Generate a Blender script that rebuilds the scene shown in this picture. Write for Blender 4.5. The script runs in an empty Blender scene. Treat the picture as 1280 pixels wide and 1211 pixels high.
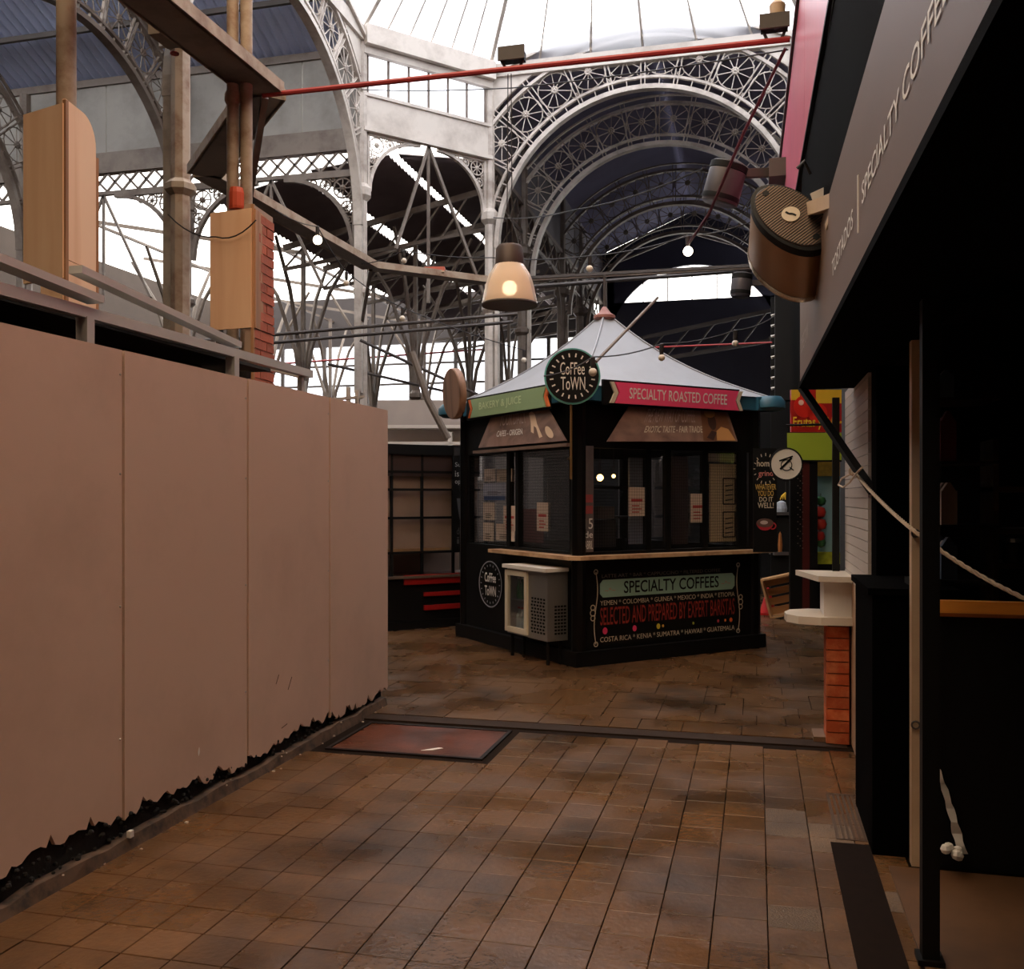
import bpy, math, random
from mathutils import Vector, Matrix
random.seed(7)
R = math.radians
S = bpy.context.scene
C = S.collection

# ------------------------------------------------------------------ camera, sky, exposure
YAW, FPX, EYE, HZ = R(14.3), 1200.0, 1.6, 620.0
ca, sa = math.cos(YAW), math.sin(YAW)
cd = bpy.data.cameras.new('camera'); cam = bpy.data.objects.new('camera', cd); C.objects.link(cam)
cam.location = (0, 0, EYE); cam.rotation_euler = (R(90), 0, YAW)
cd.sensor_width = 36; cd.lens = 36 * FPX / 1280; cd.shift_y = (HZ - 605.5) / 1280
cd.clip_start = .05; cd.clip_end = 300
S.camera = cam
W = bpy.data.worlds.new('sky'); S.world = W; W.use_nodes = True
bg = W.node_tree.nodes['Background']
bg.inputs[0].default_value = (1.0, 0.955, 0.90, 1); bg.inputs[1].default_value = 3.4
S.view_settings.view_transform = 'Standard'; S.view_settings.look = 'None'
S.view_settings.gamma = 1; S.view_settings.use_curve_mapping = False
S.view_settings.exposure = 0.38

# ------------------------------------------------------------------ helpers
def ray(px):                       # world ground direction of an image column, per metre of depth
    xc = (px - 640) / FPX
    return xc * ca - sa, xc * sa + ca
def P(px, py, d):
    x, y = ray(px); return Vector((x * d, y * d, EYE + (HZ - py) / FPX * d))
def G(px, py):
    return P(px, py, EYE * FPX / (py - HZ))
def onX(px, py, X): x, y = ray(px); return P(px, py, X / x)
def onY(px, py, Y): x, y = ray(px); return P(px, py, Y / y)

def lin(c):
    return tuple(((v / 255 + .055) / 1.055) ** 2.4 if v > 10 else v / 255 / 12.92 for v in c)
MATS = {}
def mat(name, col, rough=.6, metal=0., var=.15, scale=3., bump=0., rnd=0., dirt=None, dscale=1.2, damt=.5, bscale=None, emit=0., spec=.5, rvar=0.):
    if name in MATS: return MATS[name]
    m = bpy.data.materials.new(name); m.use_nodes = True; N = m.node_tree; n = N.nodes; L = N.links
    b = n['Principled BSDF']; c = lin(col)
    b.inputs['Roughness'].default_value = rough; b.inputs['Metallic'].default_value = metal
    b.inputs['Specular IOR Level'].default_value = spec
    g = n.new('ShaderNodeNewGeometry')
    t = n.new('ShaderNodeTexNoise'); t.inputs['Scale'].default_value = scale; t.inputs['Detail'].default_value = 5
    L.new(g.outputs['Position'], t.inputs['Vector'])
    mx = n.new('ShaderNodeMix'); mx.data_type = 'RGBA'
    mx.inputs[6].default_value = tuple(v * (1 - var) for v in c) + (1,)
    mx.inputs[7].default_value = tuple(min(1, v * (1 + var)) for v in c) + (1,)
    L.new(t.outputs['Fac'], mx.inputs[0]); out = mx.outputs[2]
    if dirt:
        t2 = n.new('ShaderNodeTexNoise'); t2.inputs['Scale'].default_value = dscale; t2.inputs['Detail'].default_value = 8; t2.inputs['Roughness'].default_value = .65
        L.new(g.outputs['Position'], t2.inputs['Vector'])
        r = n.new('ShaderNodeValToRGB'); r.color_ramp.elements[0].position = .45; r.color_ramp.elements[1].position = .68
        r.color_ramp.elements[1].color = (damt,) * 3 + (1,)
        L.new(t2.outputs['Fac'], r.inputs[0])
        m2 = n.new('ShaderNodeMix'); m2.data_type = 'RGBA'; m2.inputs[7].default_value = lin(dirt) + (1,)
        L.new(r.outputs[0], m2.inputs[0]); L.new(out, m2.inputs[6]); out = m2.outputs[2]
    if rnd:
        oi = n.new('ShaderNodeObjectInfo'); mr = n.new('ShaderNodeMapRange')
        mr.inputs[3].default_value = 1 - rnd; mr.inputs[4].default_value = 1 + rnd; L.new(oi.outputs['Random'], mr.inputs[0])
        hs = n.new('ShaderNodeHueSaturation'); L.new(mr.outputs[0], hs.inputs['Value']); L.new(out, hs.inputs['Color']); out = hs.outputs[0]
    L.new(out, b.inputs['Base Color'])
    if rvar:
        t3 = n.new('ShaderNodeTexNoise'); t3.inputs['Scale'].default_value = 1.7; t3.inputs['Detail'].default_value = 6
        L.new(g.outputs['Position'], t3.inputs['Vector'])
        mr = n.new('ShaderNodeMapRange'); mr.inputs[1].default_value = .35; mr.inputs[2].default_value = .65
        mr.inputs[3].default_value = rough - rvar; mr.inputs[4].default_value = rough + rvar
        L.new(t3.outputs['Fac'], mr.inputs[0]); L.new(mr.outputs[0], b.inputs['Roughness'])
    if bump:
        t4 = n.new('ShaderNodeTexNoise'); t4.inputs['Scale'].default_value = bscale or 40; t4.inputs['Detail'].default_value = 4
        L.new(g.outputs['Position'], t4.inputs['Vector'])
        bp = n.new('ShaderNodeBump'); bp.inputs['Strength'].default_value = bump; bp.inputs['Distance'].default_value = .01
        L.new(t4.outputs['Fac'], bp.inputs['Height']); L.new(bp.outputs[0], b.inputs['Normal'])
    if emit:
        b.inputs['Emission Color'].default_value = c + (1,); b.inputs['Emission Strength'].default_value = emit
    MATS[name] = m; return m
def wood(name, col, dark, axis='Z', rough=.6, scale=9., rnd=.08):
    if name in MATS: return MATS[name]
    m = bpy.data.materials.new(name); m.use_nodes = True; N = m.node_tree; n = N.nodes; L = N.links
    b = n['Principled BSDF']; b.inputs['Roughness'].default_value = rough
    g = n.new('ShaderNodeNewGeometry'); mp = n.new('ShaderNodeMapping')
    mp.inputs['Scale'].default_value = {'Z': (1, 1, .07), 'X': (.07, 1, 1), 'Y': (1, .07, 1)}[axis]
    L.new(g.outputs['Position'], mp.inputs[0])
    t = n.new('ShaderNodeTexNoise'); t.inputs['Scale'].default_value = scale; t.inputs['Detail'].default_value = 7; t.inputs['Distortion'].default_value = .6
    L.new(mp.outputs[0], t.inputs['Vector'])
    r = n.new('ShaderNodeValToRGB'); r.color_ramp.elements[0].color = lin(dark) + (1,); r.color_ramp.elements[1].color = lin(col) + (1,)
    r.color_ramp.elements[0].position = .3; r.color_ramp.elements[1].position = .6
    L.new(t.outputs['Fac'], r.inputs[0]); L.new(r.outputs[0], b.inputs['Base Color'])
    MATS[name] = m; return m
def glass(name, col=(255, 255, 255), see=.8, rough=.05, trl=0.):
    if name in MATS: return MATS[name]
    m = bpy.data.materials.new(name); m.use_nodes = True; N = m.node_tree; n = N.nodes; L = N.links
    n.remove(n['Principled BSDF']); o = n['Material Output']; c = lin(col) + (1,)
    t = n.new('ShaderNodeBsdfTransparent'); t.inputs[0].default_value = c
    if trl:
        q = n.new('ShaderNodeBsdfTranslucent'); q.inputs[0].default_value = c
    else:
        q = n.new('ShaderNodeBsdfGlossy'); q.inputs[0].default_value = (1, 1, 1, 1); q.inputs['Roughness'].default_value = rough
    mx = n.new('ShaderNodeMixShader')
    if trl: mx.inputs[0].default_value = 1 - see
    else:
        fr = n.new('ShaderNodeFresnel'); fr.inputs[0].default_value = 1.45
        ml = n.new('ShaderNodeMath'); ml.operation = 'MULTIPLY'; ml.inputs[1].default_value = .5
        L.new(fr.outputs[0], ml.inputs[0]); L.new(ml.outputs[0], mx.inputs[0])
    L.new(t.outputs[0], mx.inputs[1]); L.new(q.outputs[0], mx.inputs[2]); L.new(mx.outputs[0], o.inputs[0])
    MATS[name] = m; return m

Zv = Vector((0, 0, 1))
class MB:
    def __init__(s): s.v = []; s.f = []
    def add(s, vs, fs):
        o = len(s.v); s.v += [Vector(p) for p in vs]; s.f += [[i + o for i in f] for f in fs]; return s
    def box(s, x0, x1, y0, y1, z0, z1):
        return s.add([(x, y, z) for z in (z0, z1) for y in (y0, y1) for x in (x0, x1)],
                     [(0, 2, 3, 1), (4, 5, 7, 6), (0, 1, 5, 4), (2, 6, 7, 3), (0, 4, 6, 2), (1, 3, 7, 5)])
    def bar(s, p, q, w, h=None, up=Zv):
        p = Vector(p); q = Vector(q); h = h or w; d = (q - p).normalized()
        if abs(d.dot(up)) > .98: up = Vector((0, 1, 0)) if abs(d.y) < .9 else Vector((1, 0, 0))
        a = d.cross(up).normalized() * w / 2; b = a.cross(d).normalized() * h / 2
        vs = [e + i * a + j * b for e in (p, q) for i, j in ((-1, -1), (1, -1), (1, 1), (-1, 1))]
        return s.add(vs, [(0, 3, 2, 1), (4, 5, 6, 7), (0, 1, 5, 4), (1, 2, 6, 5), (2, 3, 7, 6), (3, 0, 4, 7)])
    def tube(s, pts, r, n=8, closed=False):
        pts = [Vector(p) for p in pts]; m = len(pts); rr = r if isinstance(r, (list, tuple)) else [r] * m
        vs = []; u = None
        for i, p in enumerate(pts):
            if closed: t = pts[(i + 1) % m] - pts[i - 1]
            else: t = pts[min(i + 1, m - 1)] - pts[max(i - 1, 0)]
            t.normalize()
            if u is None: u = t.orthogonal().normalized()
            else:
                u = (u - t * u.dot(t))
                u = u.normalized() if u.length > 1e-6 else t.orthogonal().normalized()
            w = t.cross(u)
            for k in range(n):
                a = 2 * math.pi * k / n; vs.append(p + (u * math.cos(a) + w * math.sin(a)) * rr[i])
        fs = []
        for i in range(m if closed else m - 1):
            for k in range(n):
                j = (i + 1) % m; k2 = (k + 1) % n
                fs.append((i * n + k, i * n + k2, j * n + k2, j * n + k))
        if not closed:
            fs.append(tuple(range(n - 1, -1, -1))); fs.append(tuple((m - 1) * n + k for k in range(n)))
        return s.add(vs, fs)
    def lathe(s, prof, loc=(0, 0, 0), n=20, M=None, ex=1., ey=1.):
        vs = []; m = len(prof)
        for r, z in prof:
            for k in range(n):
                a = 2 * math.pi * k / n; q = Vector((r * math.cos(a) * ex, r * math.sin(a) * ey, z))
                vs.append((M @ q if M else q) + Vector(loc))
        fs = [(i * n + k, i * n + (k + 1) % n, (i + 1) * n + (k + 1) % n, (i + 1) * n + k) for i in range(m - 1) for k in range(n)]
        if prof[0][0] > 1e-4: fs.append(tuple(range(n - 1, -1, -1)))
        if prof[-1][0] > 1e-4: fs.append(tuple((m - 1) * n + k for k in range(n)))
        return s.add(vs, fs)
    def prism(s, poly, vec):
        poly = [Vector(p) for p in poly]; vec = Vector(vec); n = len(poly)
        return s.add(poly + [p + vec for p in poly], [tuple(range(n - 1, -1, -1)), tuple(range(n, 2 * n))] +
                     [(i, (i + 1) % n, n + (i + 1) % n, n + i) for i in range(n)])
    def strip(s, a, b, vec):       # band between two rails of points, thickened by vec
        n = len(a); vec = Vector(vec)
        pts = [Vector(p) for p in a] + [Vector(p) for p in b]
        vs = pts + [p + vec for p in pts]; fs = []
        for i in range(n - 1):
            fs += [(i, i + 1, n + i + 1, n + i), (2 * n + i, 3 * n + i, 3 * n + i + 1, 2 * n + i + 1),
                   (i, 2 * n + i, 2 * n + i + 1, i + 1), (n + i, n + i + 1, 3 * n + i + 1, 3 * n + i)]
        fs += [(0, n, 3 * n, 2 * n), (n - 1, 3 * n - 1, 4 * n - 1, 2 * n - 1)]
        return s.add(vs, fs)
    def sphere(s, c, r, n=10):
        return s.lathe([(max(1e-5, r * math.sin(math.pi * i / n)), -r * math.cos(math.pi * i / n)) for i in range(n + 1)], c, n * 2)
    def build(s, name, m, parent=None, smooth=False, loc=None):
        lo = Vector([min(p[i] for p in s.v) for i in range(3)]); hi = Vector([max(p[i] for p in s.v) for i in range(3)])
        o = Vector(loc) if loc else Vector(((lo.x + hi.x) / 2, (lo.y + hi.y) / 2, lo.z))
        me = bpy.data.meshes.new(name); me.from_pydata([p - o for p in s.v], [], s.f); me.update()
        if smooth:
            me.polygons.foreach_set('use_smooth', [True] * len(me.polygons))
            me.set_sharp_from_angle(angle=R(40))
        me.materials.append(m)
        ob = bpy.data.objects.new(name, me); C.objects.link(ob); place(ob, o, parent); return ob
ORG = {}
def place(ob, o, parent):
    ORG[ob.name] = o.copy()
    if parent: ob.parent = parent; ob.location = o - ORG[parent.name]
    else: ob.location = o
def tag(o, label, cat, group=None):
    o['label'] = label; o['category'] = cat
    if group: o['group'] = group
    return o
def thing(name, label, cat, loc, group=None):
    o = bpy.data.objects.new(name, None); C.objects.link(o); o.empty_display_size = .1
    place(o, Vector(loc), None); return tag(o, label, cat, group)
def stuff(o): o['kind'] = 'stuff'; return o
def struct(o): o['kind'] = 'structure'; return o
def sthing(name, loc):
    o = bpy.data.objects.new(name, None); C.objects.link(o); place(o, Vector(loc), None); return struct(o)
def inst(src, name, loc, parent=None, rz=0., rot=None, scale=None):   # shares mesh data
    o = bpy.data.objects.new(name, src.data); C.objects.link(o); place(o, Vector(loc), parent)
    o.rotation_euler = rot or (0, 0, rz)
    if scale: o.scale = scale
    return o
def copy_tree(o, loc, label=None, rz=0.):
    r = o.copy(); C.objects.link(r); r.location = loc; r.rotation_euler = (0, 0, rz); ORG[r.name] = Vector(loc)
    if label: r['label'] = label
    for ch in [c for c in C.objects if c.parent == o]:
        q = ch.copy(); C.objects.link(q); q.parent = r
        for g in [c for c in C.objects if c.parent == ch]:
            w = g.copy(); C.objects.link(w); w.parent = q
    return r

TXT = {}
def text_geo(s, bold=0.):
    if (s, bold) in TXT: return TXT[(s, bold)]
    cu = bpy.data.curves.new('t', 'FONT'); cu.body = s; cu.align_x = 'LEFT'; cu.resolution_u = 3; cu.offset = bold
    ob = bpy.data.objects.new('t', cu); C.objects.link(ob)
    dg = bpy.context.evaluated_depsgraph_get(); dg.update()
    me = bpy.data.meshes.new_from_object(ob.evaluated_get(dg))
    vs = [v.co.copy() for v in me.vertices]; fs = [list(p.vertices) for p in me.polygons]
    bpy.data.objects.remove(ob); bpy.data.curves.remove(cu); bpy.data.meshes.remove(me)
    x0 = min(v.x for v in vs); x1 = max(v.x for v in vs); y0 = min(v.y for v in vs); y1 = max(v.y for v in vs)
    TXT[(s, bold)] = ([((v.x - x0) / (x1 - x0), (v.y - y0) / (y1 - y0)) for v in vs], fs); return TXT[(s, bold)]
class Face:                        # a vertical face: O ground point, xd along it, nd outwards
    def __init__(s, O, xd, nd): s.O = Vector((O[0], O[1], 0)); s.x = Vector((xd[0], xd[1], 0)).normalized(); s.n = Vector((nd[0], nd[1], 0)).normalized()
    def pt(s, u, z, n=0.): return s.O + s.x * u + s.n * n + Zv * z
    def uv(s, px, py, n=0.):
        x, y = ray(px); d2 = Vector((x, y, 0)); o = s.O + s.n * n
        d = o.dot(s.n) / d2.dot(s.n); p = P(px, py, d)
        return (p - o).dot(s.x), p.z
    def box(s, mb, u0, u1, z0, z1, n0, n1):
        return mb.prism([s.pt(u0, z0, n0), s.pt(u1, z0, n0), s.pt(u1, z1, n0), s.pt(u0, z1, n0)], s.n * (n1 - n0))
    def pbox(s, mb, px0, py0, px1, py1, n0, n1):
        u0, z0 = s.uv(px0, py1, n1); u1, z1 = s.uv(px1, py0, n1); _, za = s.uv((px0 + px1) / 2, py1, n1); _, zb = s.uv((px0 + px1) / 2, py0, n1)
        return s.box(mb, u0, u1, za, zb, n0, n1)
    def text(s, mb, t, u0, u1, z0, z1, n, bold=0., skew=0.):
        vs, fs = text_geo(t, bold)
        return mb.add([s.pt(u0 + (u1 - u0) * a + skew * b * (z1 - z0), z0 + (z1 - z0) * b, n) for a, b in vs], fs)
    def disc(s, mb, u, z, r, n0, n1, k=24, ru=None):
        ru = ru or r
        return mb.prism([s.pt(u + ru * math.cos(2 * math.pi * i / k), z + r * math.sin(2 * math.pi * i / k), n0) for i in range(k)], s.n * (n1 - n0))
    def line(s, mb, pts, w, n):
        for (a, b), (c, d) in zip(pts, pts[1:]): mb.bar(s.pt(a, b, n), s.pt(c, d, n), w, .002, up=s.n)
        return mb

# ------------------------------------------------------------------ materials
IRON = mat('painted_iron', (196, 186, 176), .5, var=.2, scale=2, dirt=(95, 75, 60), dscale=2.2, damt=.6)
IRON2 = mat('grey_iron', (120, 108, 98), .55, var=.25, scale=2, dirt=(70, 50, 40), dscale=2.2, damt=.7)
IRON3 = mat('dark_iron', (70, 62, 58), .6, var=.3)
RUSTP = mat('rusty_post', (170, 150, 130), .6, var=.2, dirt=(110, 65, 35), dscale=4, damt=.8)
PLATE = mat('cream_plate', (205, 196, 186), .6, var=.12, scale=1.5, dirt=(120, 105, 95), dscale=1.5, damt=.5)
ROOFD = mat('dark_corrugated_sheet', (138, 138, 165), .5, var=.25, scale=1.5)
ROOFB = mat('blue_corrugated_sheet', (176, 186, 216), .5, var=.2, scale=1.2)
TAN = mat('hoarding_board', (208, 176, 156), .55, var=.05, scale=.8, dirt=(120, 95, 80), dscale=.9, damt=.22)
MOLD = mat('black_mould', (16, 12, 9), .9, var=.5, scale=30, bump=.5)
KERB = mat('dirty_kerb', (88, 66, 50), .8, var=.4, scale=14, dirt=(20, 15, 12), dscale=12, damt=.9)
TILE = mat('brown_cement_tile', (98, 68, 41), .30, var=.3, scale=22, dirt=(32, 21, 12), dscale=.9, damt=.95, bump=.2, rnd=.14, rvar=.13)
TILE2 = mat('rough_cement_tile', (112, 86, 60), .5, var=.5, scale=70, dirt=(42, 29, 19), dscale=1.3, damt=.7, bump=.8, bscale=120, rnd=.2)
GROUT = mat('grout', (28, 18, 11), .9, var=.3, spec=.08)
PLY = wood('plywood', (242, 204, 170), (230, 184, 146), 'Z', .6, 6)
PLYE = wood('plywood_edge', (190, 140, 100), (120, 80, 50), 'Z')
ALU = mat('aluminium', (205, 202, 198), .35, .35, var=.1)
BLACK = mat('black_paint', (13, 12, 12), .55, var=.3, spec=.2)
BLACKG = mat('black_gloss', (12, 11, 11), .3, var=.2, spec=.3)
DARK = mat('dark_board', (32, 26, 24), .7, var=.3)
WHITE = mat('white_paint', (222, 214, 205), .5, var=.06)
PRINTW = mat('white_print', (228, 222, 214), .6, var=.03)
BRICK = mat('red_brick', (176, 92, 66), .8, var=.25, scale=12, rnd=.2, bump=.4)
MORT = mat('mortar', (165, 140, 122), .85, var=.2)
REDP = mat('red_pipe_paint', (165, 52, 52), .5, var=.2)
CABLE = mat('cable', (38, 32, 32), .6, var=.1)
BULB = mat('bulb_glass', (225, 215, 200), .12, var=.02)
BULBLIT = mat('bulb_lit', (255, 236, 205), .3, var=0, emit=9.)
STEEL = mat('brushed_steel', (170, 166, 160), .3, .8, var=.08)
GLZ = glass('glazing_and_fill_sheet', (245, 248, 255), .55, trl=1.)
GLW = glass('added_warm_glazing', (255, 232, 200), .5, trl=1.)  # for the added near-roof glazing, tinted to make the foreground light warm
PANE = glass('glazing_pane', (252, 253, 255), .9)
# ------------------------------------------------------------------ floor
XL, XR = -2.79, .58
floor = MB().box(-22, 8, -6, 30, -.3, -.012).build('floor', GROUT); struct(floor)
def tile_mesh(w, l, m, name):
    b = .0015; h = .012
    mb = MB().add([(x * w / 2, y * l / 2, -h) for x, y in ((-1, -1), (1, -1), (1, 1), (-1, 1))] +
                  [(x * w / 2, y * l / 2, -.002) for x, y in ((-1, -1), (1, -1), (1, 1), (-1, 1))] +
                  [(x * (w / 2 - b), y * (l / 2 - b), 0) for x, y in ((-1, -1), (1, -1), (1, 1), (-1, 1))],
                  [(0, 1, 5, 4), (1, 2, 6, 5), (2, 3, 7, 6), (3, 0, 4, 7), (4, 5, 9, 8), (5, 6, 10, 9), (6, 7, 11, 10), (7, 4, 8, 11), (8, 9, 10, 11)])
    me = bpy.data.meshes.new(name); me.from_pydata(mb.v, [], mb.f); me.materials.append(m); return me
tm = [tile_mesh(.196, .196, TILE, 'tile'), tile_mesh(.196, .196, TILE2, 'tile')]
X0 = .04 - .2 * 14
hatch = (-2.66, -1.62, 5.62, 6.36)       # x0 x1 y0 y1 of the rusty hatch
for j in range(17):
    for i in range(17):
        x = X0 + .2 * i + .1; y = 3.02 + .2 * j + (.03 * math.sin(i * 2.1) if i > 8 else 0)
        if hatch[0] - .06 < x < hatch[1] + .07 and hatch[2] - .06 < y < hatch[3] + .06: continue
        rough = (i, j) in ((14, 10), (14, 9), (15, 9), (15, 8), (14, 4), (16, 5))
        o = bpy.data.objects.new('tile', tm[1] if rough else tm[0]); C.objects.link(o)
        place(o, Vector((x, y, random.uniform(-.001, .001))), floor)
        o.rotation_euler = (random.uniform(-.004, .004), random.uniform(-.004, .004), random.uniform(-.006, .006))
far = MB()
def ft(x, y, w, l):
    a = random.uniform(-.002, .001); g = .003
    far.box(x + g, x + w - g, y + g, y + l - g, -.012, a)
y = 6.62
while y < 16:
    x = -6.0
    l = random.choice((.2, .3, .3))
    while x < 1.6:
        w = random.choice((.2, .3, .4)); ft(x, y, w, l); x += w
    y += l
y = 3.02 - .3
for j in range(24):
    for i in range(17): ft(X0 + .2 * i, 2.92 - .2 * (j + 1), .2, .2)
for j in range(18):
    ft(X0 - .2, 2.92 + .2 * j, .2, .2)
o = far.build('paving', TILE, floor); o['kind'] = 'stuff'
o = MB().box(-2.9, .56, 6.44, 6.60, -.012, -.001).build('channel_strip', mat('channel_cement', (46, 31, 20), .8, spec=.2, var=.3, scale=8), floor)

RUST = mat('rusty_iron_plate', (92, 44, 22), .4, var=.35, scale=7, dirt=(40, 22, 13), dscale=2, damt=.8, bump=.2, rvar=.15)
t = thing('floor_hatch', 'rusty brown iron hatch plate sunk in the wet floor beside the hoarding', 'hatch', ((hatch[0] + hatch[1]) / 2, (hatch[2] + hatch[3]) / 2, -.012))
MB().box(hatch[0] + .03, hatch[1] - .03, hatch[2] + .03, hatch[3] - .03, -.012, -.005).build('plate', RUST, t)
f = MB()
for a in ((hatch[0], hatch[1], hatch[3] - .025, hatch[3]), (hatch[0], hatch[1], hatch[2], hatch[2] + .025)): f.box(a[0], a[1], a[2], a[3], -.012, -.001)
for a in (hatch[0], hatch[1] - .025): f.box(a, a + .025, hatch[2] + .025, hatch[3] - .025, -.012, -.001)
f.build('frame', mat('wet_iron', (26, 17, 11), .6, var=.3, spec=.2), t)
tag(MB().prism([Vector(p) for p in [(-2.05, 5.72, -.004), (-1.98, 5.74, -.004), (-1.93, 5.80, -.004), (-1.96, 5.81, -.004), (-2.0, 5.77, -.004)]], (0, 0, .004)).build('paper_scrap', WHITE),
    'tiny curved white scrap lying on the rusty hatch', 'scrap')
# drain grate, threshold strip, raised shop floor at the right
t = thing('drain_grate', 'slotted iron drain grate set in the floor beside the black shop pillar', 'grate', (.44, 5.05, 0))
f = MB()
f.box(.36, .375, 4.72, 5.42, -.012, .003).box(.53, .545, 4.72, 5.42, -.012, .003).box(.36, .545, 4.71, 4.725, -.012, .003).box(.36, .545, 5.415, 5.43, -.012, .003)
f.build('frame', mat('grate_iron', (92, 72, 56), .45, .5, var=.3), t)
sl = MB().box(-.006, .006, -.34, .34, -.01, .003).build('slat', MATS['grate_iron'], t); sl.location = Vector((.395, 5.07, -.01)) - ORG[t.name]
for k in range(1, 6): inst(sl, 'slat', (.395 + .024 * k, 5.07, -.01), t)
tag(MB().box(.33, .50, 2.2, 4.66, -.005, .004).build('floor_mat', mat('wet_mat', (26, 15, 9), .9, spec=.1, var=.4, scale=20)),
    'long dark wet strip mat laid along the shop threshold', 'mat')
struct(MB().box(.55, 3.6, .4, 4.4, -.012, .012).build('trim_1', mat('shop_screed', (96, 66, 42), .45, var=.3, scale=6, dirt=(50, 34, 22), damt=.6)))

# ------------------------------------------------------------------ left hoarding
wl = sthing('wall_left', (XL, 4, 0))
br = [-1.6, -.52, .55, 1.63, 2.71, 3.79, 4.88, 5.94, 6.95]
for k, (a, b) in enumerate(zip(br, br[1:])):
    n = 40; lo = []
    rg = random.Random(k)
    h0 = .12
    for i in range(n + 1):
        edge = min(i, n - i)
        h0 += rg.uniform(-.022, .022); h0 = max(.08, min(.19, h0))
        lo.append(h0 + (0.03 if rg.random() < .12 else 0))
    tilt = .012 if k == 7 else 0
    ya = a + .005; yb = b - .005
    X = XL + {5: .006, 6: .012, 7: .018}.get(k, 0)
    up = [(X + tilt * i / n, ya + (yb - ya) * i / n, 2.262) for i in range(n + 1)]
    dn = [(X + tilt * i / n, ya + (yb - ya) * i / n, lo[i]) for i in range(n + 1)]
    MB().strip(dn, up, (-.018, 0, 0)).build('panel', TAN, wl)
    for z in (.5, 1.1, 1.7, 2.15): MB().lathe([(.006, 0), (.004, .003)], (X, yb - .015, z), 6, Matrix.Rotation(R(90), 3, 'Y')).build('screw', STEEL, wl)
MB().box(XL - .045, XL - .02, -1.6, 6.93, 0, .34).build('base_plate', MOLD, wl)
q = onX(248, 945, XL + .0065); MB().prism([q, q + Vector((0, .012, .02)), q + Vector((0, .006, .045)), q + Vector((0, -.006, .02))], (.002, 0, 0)).build('scratch', WHITE, wl)
for px, py, l_ in ((345, 855, .05), (360, 862, .07), (352, 910, .10)):
    q = onX(px, py, XL + .0125); MB().bar(q, q + Vector((0, l_ * .7, l_ * .1 if py > 900 else l_)), .003, .004).build('scuff', KERB, wl)
mo = MB(); rg = random.Random(3)
yy = -1.5
while yy < 6.9:
    mo.sphere((XL - .012 + rg.uniform(0, .02), yy, rg.uniform(.06, .15)), rg.uniform(.006, .013), 4); yy += rg.uniform(.012, .03)
o = mo.build('mould_crust', MOLD, wl); o['kind'] = 'stuff'
n = 60; rg = random.Random(5); top = []
for i in range(n + 1): top.append((XL + .035 + rg.uniform(-.006, .006), -1.6 + 8.5 * i / n, .05 + rg.uniform(-.012, .012)))
MB().strip([(XL + .05, p[1], -.012) for p in top], top, (-.09, 0, 0)).build('kerb', KERB, wl)
rub = MB()
for i in range(30):
    yy = rg.uniform(2.5, 6.9); s_ = rg.uniform(.003, .007); q = Vector((XL + rg.uniform(.0, .09), yy, .05 if rg.random() < .4 else 0))
    rub.box(q.x - s_, q.x + s_, yy - s_, yy + s_, q.z - .002, q.z + s_)
o = rub.build('plaster_crumbs', mat('plaster_crumb', (200, 180, 160), .8), wl); o['kind'] = 'stuff'
tag(MB().box(XL + .03, XL + .05, 3.775, 3.80, .055, .085).build('plaster_chip', WHITE), 'small white plaster chip on the kerb at the first panel joint', 'chip')

# ------------------------------------------------------------------ aluminium canopy frame and dark stall behind the hoarding
XA = XL - .16
t = thing('canopy_frame', 'shiny aluminium canopy frame of rails and posts above the tan hoarding', 'frame', (XA, 4, 0))
def alu(name, p, q, w, h): MB().bar(p, q, w, h).build(name, ALU, t)
alu('rail', (XA, -1, 2.43), (XA, 6.0, 2.43), .05, .05)
alu('rail', (XA + .01, 1.5, 2.66), (XA + .01, 3.80, 2.50), .09, .035)
alu('rail', (XA - .02, 3.7, 2.62), (XA - .02, 5.08, 2.49), .07, .035)
for yy in (1.6, 3.74, 5.0): alu('post', (XA, yy, 0), (XA, yy, 2.41), .06, .05)
alu('post', (XA - .02, 5.90, 0), (XA - .02, 5.90, 2.41), .035, .035); alu('post', (XA - .1, 6.1, 0), (XA - .1, 6.1, 2.40), .035, .035)
alu('post', (XA, 6.80, 0), (XA, 6.80, 2.41), .03, .03); alu('post', (XA - .1, 6.86, 0), (XA - .1, 6.86, 2.44), .03, .03)
alu('rail', (XA - .5, 5.3, 2.52), (XA - .05, 5.95, 2.41), .03, .02); alu('rail', (XA - .3, 6.5, 2.30), (XA + .02, 6.86, 2.36), .08, .02)
t = thing('dark_stall', 'dark closed stall behind the hoarding under the aluminium rails', 'stall', (XA - .9, 2.4, 0))
MB().box(XA - .42, XA - .36, -1, 5.25, 0, 2.40).build('wall_board', DARK, t)
MB().bar((XA - .36, -1, 2.44), (XA - .36, 5.6, 2.41), .56, .02).build('roof_sheet', DARK, t)
MB().box(XA - 1.4, XA - .05, 5.25, 5.30, 0, 2.36).build('end_board', DARK, t)
MB().bar((XA - .03, 1.5, 2.16), (XA - .03, 3.1, 2.16), .02, .5).build('black_panel', BLACK, t)

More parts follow.
